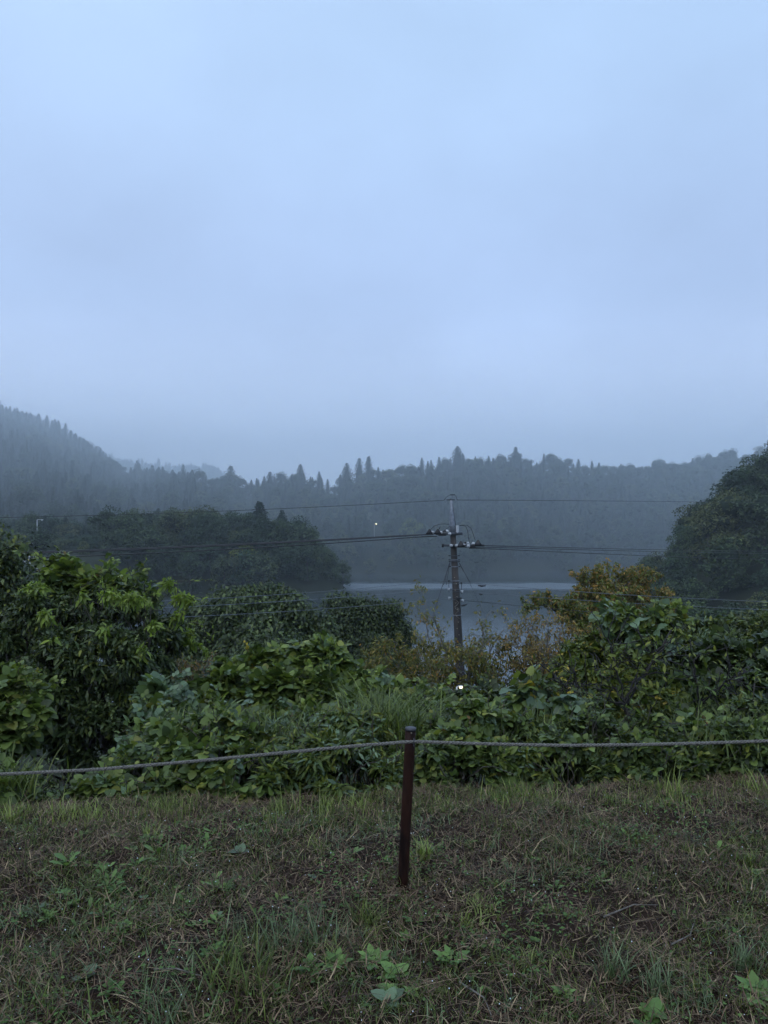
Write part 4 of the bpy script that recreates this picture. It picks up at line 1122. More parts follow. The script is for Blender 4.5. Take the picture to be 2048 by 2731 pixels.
# grass fringe at the edge of the verge
n = 9000
x = rng.uniform(-3.4, 3.4, n); y = edgeY(x) + rng.normal(-.04, .13, n)
kp = rng.random(n) < .3 + .7 * (fld(x, y * 0, .11, 6) > .5)
x, y = x[kp], y[kp]; n = len(x)
P = np.stack([x, y, Hgt(x, y)], 1)
hh = .025 + .085 * fld(x, y * 0, .16, 3) * rng.uniform(.3, 1.2, n) + np.where(rng.random(n) < .025, rng.uniform(.05, .13, n), 0)
v, t = blades(P, rng.uniform(0, 6.28, n), hh, rng.uniform(.002, .006, n), rng.uniform(0, .9, n), rng.uniform(0, .45, n), 4, rng)
sel = rng.random(n) < .55
a = Acc()
for mi in (0, 1):
    kk = np.nonzero(sel == bool(mi))[0]; vi = (kk[:, None] * 10 + np.arange(10)).ravel()
    tt_ = t.reshape(n, -1, 3)[kk] - (kk * 10)[:, None, None] + (np.arange(len(kk)) * 10)[:, None, None]
    a.add(v[vi], tt_.reshape(-1, 3), mi)
tag(a.obj('edge_grass', [M['edge_blade'], M['blade']]), 'yellow green grass fringe along the edge of the verge', 'grass', kind='stuff')
def tuft_thing(label, px, py, n, ln, seed, mk, w=(.003, .007), spread=.04, bend=1.0, group=None, name='grass_tuft', leanmax=.6, single=26):
    r = np.random.default_rng(seed)
    Yg_ = (CAM_Z - 0) / (py - HOR) * F
    x0 = at(px, py, Yg_)[0]; b = np.array([x0, Yg_, float(Hgt(x0, Yg_))])
    root = thing(name, b, label, 'grass tuft', group)
    for k in range(min(n, single)):
        p = r.normal(size=(1, 3)) * [spread, spread, 0]
        v, t = blades(p, r.uniform(0, 6.28, 1), r.uniform(.5, 1, 1) * ln, r.uniform(*w, 1), r.uniform(.3, 1, 1) * bend, r.uniform(.05, leanmax, 1), 5, r)
        a = Acc(); a.add(v, t); a.obj('blade', [M[mk]], root)
    if n > single:
        m_ = n - single
        p = r.normal(size=(m_, 3)) * [spread, spread, 0]
        v, t = blades(p, r.uniform(0, 6.28, m_), r.uniform(.4, 1, m_) * ln, r.uniform(w[0], w[1] * .7, m_), r.uniform(.3, 1, m_) * bend, r.uniform(.05, leanmax, m_), 4, r)
        a = Acc(); a.add(v, t); tag(a.obj('fine_blades', [M[mk]], root), kind='stuff')
TU = [('bright green grass clump at the verge edge below the left rope', 205, 2168, 160, .13, 'edge_blade'), ('tall blades at the verge edge under the right rope', 1800, 2100, 14, .26, 'edge_blade'), ('tall pale blades at the far right of the verge edge', 2010, 2095, 10, .22, 'edge_blade'),
      ('pair of broad blades at the edge right of the post', 1480, 2118, 10, .2, 'edge_blade'), ('slender blades at the left corner of the verge edge', 15, 2190, 26, .18, 'edge_blade'), ('upright blades at the edge just left of the post', 960, 2140, 16, .18, 'edge_blade'),
      ('big dark soft grass tuft low left of centre', 640, 2600, 190, .19, 'blade'), ('grass tuft left of the leafy weeds near the bottom', 760, 2520, 150, .16, 'blue_blade'), ('bluish grass tuft below and left of the post', 900, 2470, 120, .13, 'blue_blade'),
      ('broad leaved grass tuft below the post', 985, 2450, 60, .13, 'blade'), ('yellow green tuft right of the post base', 1250, 2445, 50, .07, 'edge_blade'), ('grass tuft at the right below the dark litter', 1640, 2600, 70, .15, 'blue_blade'),
      ('coarse wet grass tuft near the bottom right', 1760, 2640, 70, .16, 'blue_blade'), ('small yellow green tuft left of the post', 400, 2230, 26, .09, 'edge_blade'), ('upright yellow green sprig left of the post', 835, 2255, 14, .09, 'edge_blade'), ('green grass tuft right of the post base', 1130, 2290, 50, .12, 'edge_blade'),
      ('soft grass tuft at the bottom left corner', 60, 2690, 120, .15, 'blade'), ('grass tuft at the bottom edge left of centre', 420, 2700, 120, .17, 'blue_blade'), ('grass tuft at the right edge in the middle of the verge', 2000, 2300, 70, .10, 'blade'), ('flattened grass tuft at the lower right edge', 1990, 2560, 90, .14, 'blue_blade')]
for i, (lab, px, py, n, ln, mk) in enumerate(TU):
    tuft_thing(lab, px, py, n, ln, 400 + i, mk, w=(.003, .007) if mk != 'edge_blade' else (.004, .010), spread=.03 + .06 * (n > 100))

tq_ = np.random.default_rng(31)
for i in range(46):
    px, py = tq_.uniform(0, 2048), tq_.uniform(2200, 2720)
    k = int(tq_.integers(0, 3))
    tuft_thing(['small green grass tuft among the straw', 'small bluish grass tuft among the straw', 'small yellow green grass tuft among the straw'][k], px, py, int(tq_.integers(22, 60)), tq_.uniform(.05, .11), 500 + i, ['blade', 'blue_blade', 'edge_blade'][k], w=(.002, .005), spread=.035, bend=1.5, leanmax=1.3, single=10,
        group=['small green tufts on the verge', 'small bluish tufts on the verge', 'small yellow green tufts on the verge'][k])
# weeds: rosettes of leaves, each leaf a part, copies share meshes
def rosette(nl, tk, mk, size, seed, up=.5):
    r = np.random.default_rng(seed); out_ = []
    for k in range(nl):
        an = k * 2.4 + r.uniform(-.3, .3); s = size * r.uniform(.6, 1.1); u = up * r.uniform(.4, 1.3)
        Yv = Vector((math.cos(an), math.sin(an), u)).normalized(); Zv0 = Vector((-math.cos(an) * .5, -math.sin(an) * .5, 1)); Xv = Yv.cross(Zv0).normalized(); Zv = Xv.cross(Yv)
        mw = Matrix(((Xv.x * s, Yv.x * s, Zv.x * s, math.cos(an) * .006), (Xv.y * s, Yv.y * s, Zv.y * s, math.sin(an) * .006), (Xv.z * s, Yv.z * s, Zv.z * s, r.uniform(0, .02)), (0, 0, 0, 1)))
        out_.append((tk, mk, mw))
    return out_
PROTO = {'spoon': [rosette(5, 'spoon', 'weed', .055, 1, .9), rosette(3, 'spoon', 'weed', .065, 2, 1.4), rosette(6, 'spoon', 'weed', .05, 3, .6)],
         'lobed': [rosette(7, 'lobed', 'weed', .08, 4, .6), rosette(5, 'lobed', 'clover', .07, 5, .5)],
         'ovate': [rosette(11, 'ovate', 'weed', .055, 6, .6), rosette(4, 'ovate', 'glaucous', .06, 7, .7)]}
def weed(px, py, kind, var, s, label, group=None):
    Yg_ = CAM_Z / (py - HOR) * F
    x0 = at(px, py, Yg_)[0]
    root = thing('weed', (x0, Yg_, float(Hgt(x0, Yg_)) + .004), label, 'weed', group)
    root.scale = (s, s, s); root.rotation_euler = (0, 0, random.uniform(0, 6.28))
    for tk, mk, mw in PROTO[kind][var]:
        o = bpy.data.objects.new('leaf', leaf_mesh(tk, mk)); COL.objects.link(o); o.parent = root; o.matrix_local = mw
for lab, px, py, k, v_, s in [('large grey green leafy weed low in the centre', 1055, 2590, 'ovate', 0, 1.05), ('bright lobed weed beside the large leafy weed', 995, 2560, 'lobed', 0, .9), ('broad leaved weed just below the lobed weed', 1035, 2635, 'ovate', 0, .7),
    ('lobed green weed cluster left of the large leafy weed', 895, 2570, 'lobed', 0, .8), ('small lobed weed at the left end of the weed cluster', 825, 2590, 'lobed', 1, .9), ('pale small weed below the post', 1105, 2455, 'lobed', 1, .7), ('pair of flat round leaves near the bottom centre', 1035, 2670, 'ovate', 1, 1.0),
    ('toothed weed with a long blade right of centre', 1205, 2560, 'lobed', 0, .9), ('rounded weed pushing up at the bottom right', 1740, 2690, 'ovate', 0, .9), ('weed with wavy leaf at the bottom edge on the right', 1730, 2720, 'lobed', 1, .9), ('leafy weed at the bottom right corner', 2020, 2660, 'lobed', 0, 1.1),
    ('upright oval leaf on a stalk left of the rope post', 420, 2275, 'spoon', 1, 1.2), ('two leaved seedling at the left of the verge', 180, 2320, 'spoon', 0, 1.4), ('small leafy weed near the bottom left', 225, 2590, 'ovate', 1, .9), ('single bluish leaf standing at the right of the verge', 1910, 2270, 'spoon', 1, 1.2),
    ('weed with broad leaves by the left patch of seedlings', 640, 2270, 'ovate', 1, .9), ('low lobed weed at the bottom left of the tuft', 300, 2640, 'lobed', 1, .8), ('leafy weed in the straw at the left', 560, 2540, 'lobed', 1, .7)]:
    weed(px, py, k, v_, s, lab)
wr_ = np.random.default_rng(77)
for i in range(150):
    if i < 80: px, py = wr_.normal(300, 200), wr_.normal(2350, 95)
    else: px, py = wr_.uniform(0, 2048), wr_.uniform(2200, 2720)
    if py < 2190 or py > 2728: continue
    k = wr_.choice(['spoon', 'ovate', 'lobed'], p=[.65, .15, .2]); v_ = int(wr_.integers(0, len(PROTO[k])))
    weed(px, py, k, v_, wr_.uniform(.5, 1.0) * (.6 if py > 2480 or k != 'spoon' else 1), {'spoon': 'small seedling with spoon shaped leaves on the littered soil', 'ovate': 'little oval leaved weed on the littered soil', 'lobed': 'little lobed weed on the littered soil'}[k], {'spoon': 'spoon leaved seedlings', 'ovate': 'oval leaved weeds', 'lobed': 'lobed weeds'}[k] + ' on the verge')
for i, (dx, dy, n_, l_, mk) in enumerate([(-.06, -.02, 26, .11, 'straw'), (.05, -.03, 24, .09, 'straw'), (0, .05, 20, .10, 'edge_blade'), (.08, .03, 22, .12, 'blade'), (-.09, .03, 18, .08, 'blade')]):
    tuft_thing(['dry straw tuft against the left of the post foot', 'dry straw tuft against the right of the post foot', 'green blades just behind the post foot', 'green tuft right behind the post foot', 'short green tuft left behind the post foot'][i], 1070 + dx * 600, 2356 - dy * 250, n_, l_, 460 + i, mk, w=(.0015, .004), spread=.03, bend=1.4, leanmax=1.2)
# twigs and a dead leaf
for lab, pts in [('thin bent twig lying right of centre', [(1610, 2450), (1690, 2415), (1755, 2418)]), ('thin dry twig at the bottom right of centre', [(1225, 2620), (1290, 2660), (1310, 2700)]), ('dry stick near the lower left', [(410, 2590), (470, 2595), (535, 2608)]), ('curved twig on the dark litter at the right', [(1790, 2520), (1840, 2490), (1850, 2470)])]:
    P = []
    for px, py in pts:
        Yg_ = CAM_Z / (py - HOR) * F; q = at(px, py, Yg_); q[2] = float(Hgt(q[0], Yg_)) + .018; P.append(q)
    a = Acc(); a.add(*tube(np.array(P), [.0035, .003, .0018], 5)); tag(a.obj('twig', [M['pale_bark']], None, True), lab, 'twig')
# ------------------------------------------------------------------ rope fence
M['rust_paint'] = plain_mat('dark_red_paint', (.008, .003, .002), (.040, .015, .009), 18, .65, spec=.15, bump=.25, stretch=(1, 1, .3))
M['cap'] = plain_mat('cap_plastic', (.028, .028, .032), (.045, .045, .05), 30, .45)
M['screw'] = plain_mat('screw_steel', (.35, .30, .24), (.5, .45, .35), 60, .4, metal=.6)
M['rope'] = plain_mat('rope_fibre', (.09, .084, .074), (.25, .235, .20), 160, .85, bump=.8, stretch=(1, 1, 1))
PY = 3.3
pb = at(1072, 2356, PY); pb[2] = float(Hgt(pb[0], PY)) - .05
pt = at(1095, 1945, PY)
root = thing('rope_post', pb, 'thin dark red metal pipe post carrying the rope, leaning slightly right', 'post')
a = Acc(); a.add(*tube(np.linspace(pb, pt, 8), .0235, 24)); a.obj('pipe', [M['rust_paint']], root, True, pb)
ax = unit(pt - pb)
P = np.array([pt - ax * .004, pt + ax * .004, pt + ax * .0075, pt + ax * .010, pt + ax * .011])
a = Acc(); a.add(*tube(P, [.0252, .0252, .0235, .017, .002], 24)); a.obj('cap', [M['cap']], root, True, pb)
q = at(1097, 1955, PY - .024)
a = Acc(); a.add(*tube(np.array([q, q + [0, -.004, 0]]), .0028, 8)); a.obj('screw', [M['screw']], root, True, pb)
hk = at(1102, 1977, PY - .024)
an = np.linspace(0, 2 * math.pi, 17)
a = Acc(); a.add(*tube(hk + np.stack([np.full(17, .002), -.014 + .0155 * np.cos(an), .0155 * np.sin(an)], 1), .0022, 6, False)); a.obj('hook', [M['cap']], root, True, pb)
RP = [(-1500, 1990, 3.5), (-1000, 2040, 3.4), (-500, 2068, 3.33), (0, 2065, 3.28), (250, 2053, 3.27), (500, 2032, 3.265), (750, 2008, 3.262), (950, 1989, 3.26), (1070, 1980, 3.262), (1102, 1976, 3.258), (1140, 1979, 3.262), (1300, 1984, 3.27), (1500, 1988, 3.28), (1700, 1986, 3.29), (1900, 1981, 3.3), (2048, 1976, 3.31), (2500, 1955, 3.36), (3100, 1900, 3.5)]
C = np.array([at(*p) for p in RP])
u = np.concatenate([[0], np.cumsum(np.linalg.norm(np.diff(C, axis=0), axis=1))])
nn = int(u[-1] / .008)
uu = np.linspace(0, u[-1], nn)
C = np.stack([np.interp(uu, u, C[:, k]) for k in range(3)], 1)
ker = np.hanning(31); ker /= ker.sum()
Cs = C.copy()
for k in range(3):
    Cs[15:-15, k] = np.convolve(C[:, k], ker, 'valid')
root = thing('rope', Cs[nn // 2], 'grey twisted rope slung through the post hook across the view', 'rope')
T_ = unit(np.gradient(Cs, axis=0)); S_ = unit(np.cross(T_, [0, 0, 1])); W_ = np.cross(S_, T_)
for k in range(3):
    ph = uu / .052 * 2 * math.pi + k * 2 * math.pi / 3
    P = Cs + .0043 * (np.cos(ph)[:, None] * S_ + np.sin(ph)[:, None] * W_)
    a = Acc(); a.add(*tube(P, .0037, 7)); a.obj('strand', [M['rope']], root, True, Cs[nn // 2])

# ------------------------------------------------------------------ utility pole
UY = 26.0
M['concrete_pole'] = plain_mat('weathered_pole', (.026, .023, .022), (.065, .056, .05), 5, .8, bump=.3, stretch=(1, 1, .3))
M['galv'] = plain_mat('galvanised', (.16, .18, .21), (.26, .28, .31), 9, .5, metal=.5)
M['galv_dark'] = plain_mat('dark_steel', (.05, .055, .065), (.09, .10, .11), 12, .5, metal=.3)
M['black'] = plain_mat('black_rubber', (.010, .010, .012), (.018, .018, .02), 20, .5)
M['porcelain'] = plain_mat('porcelain', (.42, .44, .46), (.52, .54, .56), 10, .25)
M['wire'] = plain_mat('wire_black', (.012, .013, .016), (.02, .021, .024), 5, .5)
M['wire_grey'] = plain_mat('wire_grey', (.10, .12, .14), (.16, .18, .20), 5, .4, metal=.3)
def axx(py): return 1203 + (py - 1330) * .0525
ub = at(axx(2120), 2120, UY); ub[2] = float(Hgt(ub[0], UY)) - .2
up_ = thing('utility_pole', ub, 'dark weathered utility pole with insulators standing in front of the lake', 'utility pole')
def U(px, py, dy=0.0): return at(px, py, UY + dy)
def part(name, geo_list, mk, parent=up_, smooth=True, label=None):
    a = Acc()
    for v, t in geo_list: a.add(v, t)
    o = a.obj(name, [M[mk]], parent if parent is up_ else parent, smooth, ub)
    if label: o['label'] = label
    return o
def tb(pts, r, s=8): return tube(np.array(pts), r, s)
q0, q1, q2 = U(axx(1400), 1400), U(axx(1870), 1870), ub
part('pole_shaft', [tb([q2, q1, U(axx(1630), 1630), q0], [.19, .165, .135, .095], 18)], 'concrete_pole')
part('pole_extension', [tb([U(axx(1428), 1428), U(axx(1400), 1400), U(1205, 1365), U(1203, 1334)], [.118, .108, .078, .052], 16)], 'galv', label='tapering grey steel pole top')
part('extension_brace', [tb([U(1207, 1345, -.05), U(1215, 1402, -.05)], .012, 5)], 'galv_dark')
part('top_bracket', [box(U(1202, 1333), (.28, .08, .035)), tb([U(1202, 1336), U(1202, 1330)], .04, 8)], 'galv_dark')
part('wire_hoop', [tb([U(1184, 1334), U(1190, 1326), U(1198, 1320.5), U(1206, 1319.5), U(1213, 1320), U(1217, 1326), U(1219, 1333)], .010, 5)], 'galv_dark')
part('sleeve', [tb([U(1201, 1319.8), U(1213, 1319.6)], .022, 6)], 'black')
# cross arms, seen nearly end on
part('cross_arm', [box((U(1162, 1424) + U(1232, 1422)) / 2 + [0, -.12, 0], (70 * mpp(UY), .08, .085))], 'galv_dark')
part('cross_arm', [box((U(1178, 1456) + U(1290, 1453)) / 2 + [0, -.14, 0], (112 * mpp(UY), .08, .075))], 'galv_dark')
def insulator(px, py, dy=0, r=.062, L_=.11, horiz=True):
    c = U(px, py, dy); d = np.array([L_ / 2, 0, 0]) if horiz else np.array([0, 0, L_ / 2])
    n = 9; t = np.linspace(-1, 1, n)
    P = c + d * t[:, None]
    R = r * (1 - .28 * (np.arange(n) % 2)); R[0] = R[-1] = r * .5
    part('insulator', [tube(P, R, 12)], 'porcelain')
for p in [(1153, 1420, -.1), (1176, 1420, -.3), (1186, 1425, .1), (1192, 1417, -.5), (1199, 1424, -.3), (1203, 1455, -.25), (1218, 1455, -.25), (1238, 1454, -.1), (1248, 1449, .2), (1249, 1456, -.4), (1262, 1450, -.2)]:
    insulator(*p)
part('arrester', [tube(U(1219, 1411) + np.array([0, -.1, 0]) + np.array([0, 0, 1.0]) * np.linspace(-.13, .13, 13)[:, None], .068 * (1 - .25 * (np.arange(13) % 2)), 14)], 'porcelain', label='white ribbed cylinder')
part('arrester_bracket', [tb([U(1219, 1422, -.1), U(1219, 1427, -.1)], .05, 8), box(U(1214, 1424, -.08), (.2, .06, .04))], 'black')
def cover(px, py, w, h, flip, dy):
    """black boot over the wire end: a wedge with a tail"""
    s = mpp(UY); c = U(px, py, dy); f = -1 if flip else 1
    pr = [(-w / 2 * f, 0), (w / 2 * f, 0), (w / 2 * f, -.25 * h), (.15 * w * f, -h), (0, -h * 1.02)]
    V = [];
    for yy in (-.055, .055):
        V += [(c[0] + x * s, c[1] + yy, c[2] - y * s) for x, y in pr]
    T = [(0, 2, 1), (0, 3, 2), (0, 4, 3), (5, 6, 7), (5, 7, 8), (5, 8, 9)]
    for k in range(5):
        a_, b_ = k, (k + 1) % 5; T += [(a_, b_, b_ + 5), (a_, b_ + 5, a_ + 5)]
    part('wire_boot', [(np.array(V), T)], 'black', smooth=False)
cover(1144, 1425, 18, 14, False, -.2); cover(1166, 1425, 20, 14, False, -.35); cover(1178, 1429, 24, 6, False, .1)
cover(1230, 1460, 20, 17, True, -.3); cover(1262, 1463, 22, 9, True, .1); cover(1276, 1456, 20, 16, True, -.3); cover(1185, 1419, 12, 6, False, -.5); cover(1242, 1450, 14, 5, True, .25)
part('jumper_wire', [tb([U(1149, 1412, -.2), U(1158, 1403), U(1172, 1398), U(1186, 1397), U(1202, 1400), U(1213, 1404, -.1)], .010, 5)], 'wire')
part('jumper_wire', [tb([U(1171, 1411, -.35), U(1174, 1404, -.3)], .014, 5), tb([U(1184, 1415, -.4), U(1192, 1409, -.2), U(1202, 1401)], .010, 5)], 'wire')
part('jumper_wire', [tb([U(1222, 1403, -.1), U(1232, 1401), U(1242, 1404), U(1247, 1416), U(1249, 1432), U(1252, 1448)], .010, 5)], 'wire')
part('jumper_wire', [tb([U(1220, 1404, -.1), U(1232, 1400), U(1246, 1401), U(1256, 1409), U(1262, 1425), U(1267, 1441, -.3)], .010, 5)], 'wire')
for py, w in ((1422, 1.2), (1427, 1.15), (1453, 1.15), (1459, 1.15), (1482, 1.1), (1493, 1.1), (1497, 1.1), (1511, 1.05), (1549, 1.05), (1556, 1.05), (1572, 1.05), (1577, 1.05), (1598, 1.04), (1640, 1.05), (1790, 1.05)):
    r = float(np.interp(py, [1400, 1630, 1870], [.095, .135, .165])) * w + .008
    c0, c1 = U(axx(py + 1.2), py + 1.2), U(axx(py - 1.2), py - 1.2)
    part('band', [tb([c0, c1], r, 18)], 'galv_dark' if py not in (1493, 1511, 1549, 1640) else 'galv')
    if py in (1482, 1493, 1497, 1511):
        for sx in (-1, 1):
            part('bolt', [tb([U(axx(py), py) + [sx * r, 0, 0], U(axx(py), py) + [sx * (r + .07), 0, 0]], .018, 6)], 'black')
part('arm_end', [tb([U(1178, 1455, -.14), U(1184, 1455, -.14)], .06, 8)], 'black')
for i_, py in enumerate(range(1540, 1860, 17)):
    part('step_bolt', [tb([U(axx(py) - 2 + 4 * (i_ % 2), py, -.14), U(axx(py) - 2 + 4 * (i_ % 2), py, -.22)], .016, 6)], 'screw')
# low voltage racks: two upright rods with white spools
part('rack_rod', [tb([U(1197, 1548), U(1197, 1580)], .012, 6)], 'black')
part('rack_rod', [tb([U(1230.5, 1552), U(1230.5, 1584)], .012, 6)], 'black')
for px, py in ((1197, 1549), (1230.5, 1555)):
    part('spool', [tb([U(px, py - 2), U(px, py + 2.5)], .035, 8)], 'black')
for px, py in ((1197, 1571), (1232, 1577), (1198.5, 1595), (1234, 1602)):
    part('spool', [tube(U(px, py) + np.array([0, 0, 1]) * np.array([-.045, -.03, 0, .03, .045])[:, None], np.array([.03, .058, .035, .058, .03]), 12)], 'porcelain', label='white porcelain spool')
for a_, b_ in (((1197, 1573), (axx(1573), 1573)), ((1230, 1580), (axx(1580), 1580)), ((1197, 1553), (axx(1553), 1553)), ((1230, 1557), (axx(1557), 1557)), ((1198, 1597), (axx(1597), 1597)), ((1234, 1604), (axx(1604), 1604))):
    part('rack_arm', [tb([U(*a_, -.05), U(*b_, -.05)], .012, 5)], 'galv_dark')
for a_, b_ in (((1213, 1594), (1232, 1594.5)), ((1228, 1615), (1246, 1611))):
    s = [U(*a_, -.22), (U(*a_, -.22) + U(*b_, -.22)) / 2 - [0, 0, .02], U(*b_, -.22)]
    part('cable_sleeve', [tb(s, [.012, .038, .012], 8)], 'black')
for p in [[(1200, 1498), (1192, 1523), (1187, 1552), (1180, 1563)], [(1200, 1498), (1196, 1522), (1190, 1560)], [(1222, 1497), (1232, 1516), (1249, 1545), (1256, 1557)]]:
    part('drop_wire', [tb([U(*q) for q in p], .009, 4)], 'wire')
for k, (c, nm) in enumerate([((1212, 1601), 'vine_stem'), ((1216, 1620), 'vine_stem')]):
    rr_ = np.random.default_rng(k); pts = [U(axx(c[1] + j * 6) + 6 * math.sin(j * 1.5), c[1] + j * 6, -.17) for j in range(6)]
    part('vine_stem', [tb(pts, .012, 5)], 'pale_bark')
# ------------------------------------------------------------------ wires (each one a thing of its own)
def wire(label, pts, r, mk='wire', name='wire', cat='wire', group=None):
    """pts: (px, py, Y) samples, joined by a smooth sagging line"""
    K = np.array(pts, float)
    w3 = np.array([at(*k) for k in K])
    t = np.concatenate([[0], np.cumsum(np.linalg.norm(np.diff(w3, axis=0), axis=1))])
    deg = min(2, len(K) - 1)
    tt = np.linspace(0, t[-1], 40)
    P = np.stack([np.polyval(np.polyfit(t, w3[:, j], deg), tt) for j in range(3)], 1)
    P[0], P[-1] = w3[0], w3[-1]
    a = Acc(); a.add(*tube(P, r, 5)); return tag(a.obj(name, [M[mk]], None, True), label, cat, group)
wire('topmost thin wire running left from the pole tip', [(1184, 1334.5, 26), (830, 1352, 26), (400, 1370, 26), (0, 1381, 26), (-500, 1385, 26)], .009)
wire('topmost thin wire running right from the pole tip', [(1219, 1333.5, 26), (1500, 1335, 33), (1820, 1338, 44), (2400, 1345, 70)], .010)
wire('upper of three thick power lines left of the pole', [(1135, 1425, 25.9), (820, 1441, 25.6), (450, 1459, 25.2), (50, 1474, 24.8), (-500, 1486, 24.4)], .0185)
wire('middle of three thick power lines left of the pole', [(1156, 1425, 25.7), (820, 1443.5, 25.3), (450, 1462, 24.9), (50, 1477, 24.4), (-500, 1489, 24)], .0185)
wire('lowest of three thick power lines left of the pole', [(1166, 1430, 26.1), (820, 1449, 25.8), (450, 1474, 25), (75, 1490, 24.2), (-500, 1500, 23.6)], .0185)
wire('upper of three power lines right of the pole', [(1286, 1455, 25.7), (1500, 1460, 30), (1700, 1465.5, 36), (2048, 1470, 52), (2500, 1470, 80)], .0145)
wire('middle of three power lines right of the pole', [(1240, 1460, 25.7), (1480, 1462.5, 31), (1700, 1469, 37), (2048, 1477, 54), (2500, 1480, 80)], .0145)
wire('lowest of three power lines right of the pole', [(1272, 1462.5, 26.1), (1480, 1471, 31), (1700, 1481, 37), (2048, 1492, 54), (2500, 1497, 80)], .0145)
wire('top one of the thin low lines left of the pole', [(1195, 1548, 26), (1000, 1566, 25), (760, 1583, 23.5), (490, 1601, 22), (200, 1614, 20.5), (-300, 1622, 18)], .0085, 'wire_grey')
wire('second of the thin low lines left of the pole', [(1195, 1572, 26), (1000, 1584, 25), (760, 1602, 23.5), (490, 1620, 22), (200, 1633, 20.5), (-300, 1642, 18)], .0095, 'wire_grey')
wire('third and lowest thin line left of the pole', [(1196, 1596, 26), (1060, 1608, 25.3), (900, 1622, 24.4), (600, 1640, 22.6), (200, 1655, 20.4), (-300, 1662, 18)], .0085, 'wire_grey')
wire('top one of the thin low lines right of the pole', [(1232, 1555, 26), (1330, 1561, 25.4), (1540, 1576, 24), (1800, 1594, 22), (2048, 1607, 20), (2600, 1620, 17)], .0085, 'wire_grey')
wire('second of the thin low lines right of the pole', [(1234, 1578, 26), (1400, 1590, 25), (1600, 1603, 23.6), (1800, 1615, 22), (2048, 1628, 20), (2600, 1642, 17)], .0085, 'wire_grey')
wire('third and lowest thin line right of the pole', [(1236, 1602, 26), (1340, 1611, 25.3), (1440, 1619, 24.7), (1700, 1640, 22.8), (2048, 1664, 20), (2600, 1680, 17)], .0085, 'wire')
wire('slanting guy wire from the pole down to the left', [(1200, 1500, 26), (1165, 1610, 25), (1148, 1665, 24.5), (1131, 1718, 24), (1100, 1830, 23)], .012)
wire('faint guy wire slanting down to the right of the pole', [(1222, 1497, 26), (1256, 1557, 26.5), (1290, 1640, 27), (1330, 1730, 27.5)], .006)
for lab, a_, b_ in (('black sleeve hanging on the top right low line', (1274, 1561), (1295, 1562)), ('small black sleeve on the second right low line', (1277, 1583.5), (1287, 1584.5))):
    q = [at(*a_, 25.7), (at(*a_, 25.7) + at(*b_, 25.7)) / 2 - [0, 0, .02], at(*b_, 25.7)]
    a = Acc(); a.add(*tube(np.array(q), [.015, .035, .015], 8)); tag(a.obj('wire_sleeve', [M['black']], None, True), lab, 'cable sleeve')
for lab, pts in (('upper thick cable crossing low behind the rusty tree', [(100, 1852, 24), (520, 1859, 24), (900, 1858, 24.5), (1240, 1852, 25.5)]), ('lower thick cable crossing low behind the rusty tree', [(100, 1862, 24), (520, 1868, 24), (900, 1868, 24.5), (1240, 1862, 25.5)]),
                 ('upper thick cable low at the right of the pole', [(1246, 1852, 25.6), (1400, 1849, 25.5), (1800, 1862, 24), (2300, 1880, 22)]), ('lower thick cable low at the right of the pole', [(1246, 1866, 25.6), (1400, 1857, 25.5), (1800, 1872, 24), (2300, 1892, 22)])):
    wire(lab, pts, .022, 'wire_grey' if 'rusty' in lab else 'wire', 'cable', 'cable')
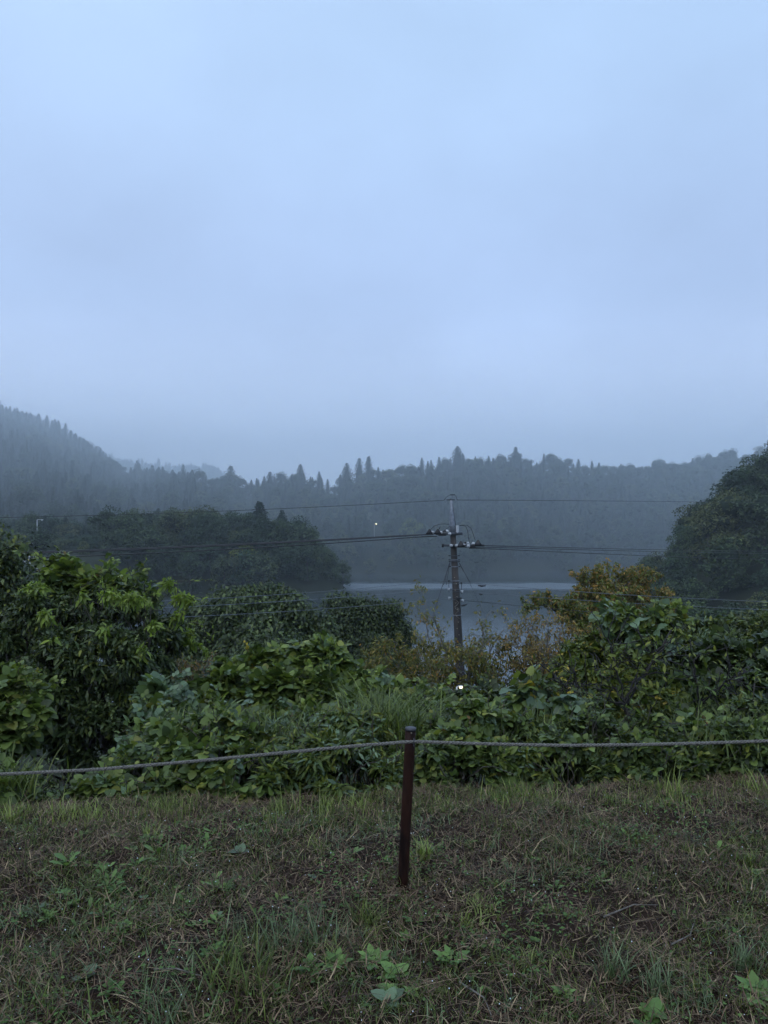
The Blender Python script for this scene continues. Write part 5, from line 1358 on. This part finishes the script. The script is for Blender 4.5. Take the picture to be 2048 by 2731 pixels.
# lamps: one burns at the foot of the pole behind the leaves, one on the far shore, one stands unlit by the grave field
def street_lamp(label, px, py, Y, lit, h, arm, poler=.05, bulb=.1, strength=10.0):
    c = at(px, py, Y); g = float(Hgt(c[0], Y)); b = np.array([c[0], Y, min(g, c[2] - h)])
    root = thing('street_lamp', b, label, 'street lamp')
    a = Acc(); a.add(*tube(np.array([b, c]), [poler * 1.2, poler], 8)); a.obj('lamp_post', [M['lamp_white']], root, True, b)
    e = c + [arm, 0, .02]
    a = Acc(); a.add(*tube(np.array([c, e]), poler * .7, 6)); a.obj('lamp_arm', [M['lamp_white']], root, True, b)
    a = Acc(); a.add(*box(e + [np.sign(arm) * bulb, 0, 0], (bulb * 2.2, bulb * 1.2, bulb * .5))); a.obj('lamp_head', [M['lamp_white']], root, False, b)
    a = Acc(); a.add(*sphere(e + [np.sign(arm) * bulb, -bulb * .3, -bulb * .7], (bulb, bulb * .8, bulb * .75), 10, 6)); a.obj('bulb', [M['lamp_lit'] if lit else M['porcelain']], root, True, b)
M['lamp_white'] = plain_mat('lamp_white', (.55, .57, .6), (.68, .7, .72), 5, .4)
M['lamp_lit'] = emit_mat('lamp_lit', (1.0, .86, .50), 4.0)
street_lamp('tiny glowing lamp among trees on the far shore', 998, 1396, 290, True, 4, .5, .05, .27)
street_lamp('thin white unlit lamp post above the rounded hedge', 99, 1386, 162, False, 6, .9, .055, .2)
street_lamp('bright lamp shining through leaves at the foot of the pole', 1218, 1832, 15.5, True, 2.0, .05, .015, .036)
# rounded hedge and grave stones on the field
tp_ = at(98, 1412, 156)
h_ = far_tree(tp_[0], 156, tp_[2] - 9.3 * .8, 0, 1, .8, 'broad rounded hazy bush under the white lamp post', None, 1.25)
h_['category'] = 'bush'
for k, px in enumerate((58, 68, 80, 93, 106, 118, 45)):
    c = at(px, 1478, 141); z0 = float(Hgt(c[0], 141)) + .1
    hh_ = [1.7, 1.1, 1.3, 1.6, 1.0, 1.5, 1.2][k]
    root = thing('gravestone', (c[0], 141, z0), 'small pale gravestone in the row at the edge of the grass field', 'gravestone', 'gravestones by the grass field')
    a = Acc(); a.add(*box((0, 0, .2), (.9, .9, .5))); a.obj('base', [M['stone']] if 'stone' in M else [M.setdefault('stone', plain_mat('grave_stone', (.22, .23, .24), (.36, .37, .38), 3, .7))], root)
    a = Acc(); a.add(*box((0, 0, .45 + hh_ / 2), (.42, .42, hh_))); a.obj('stone', [M['stone']], root)
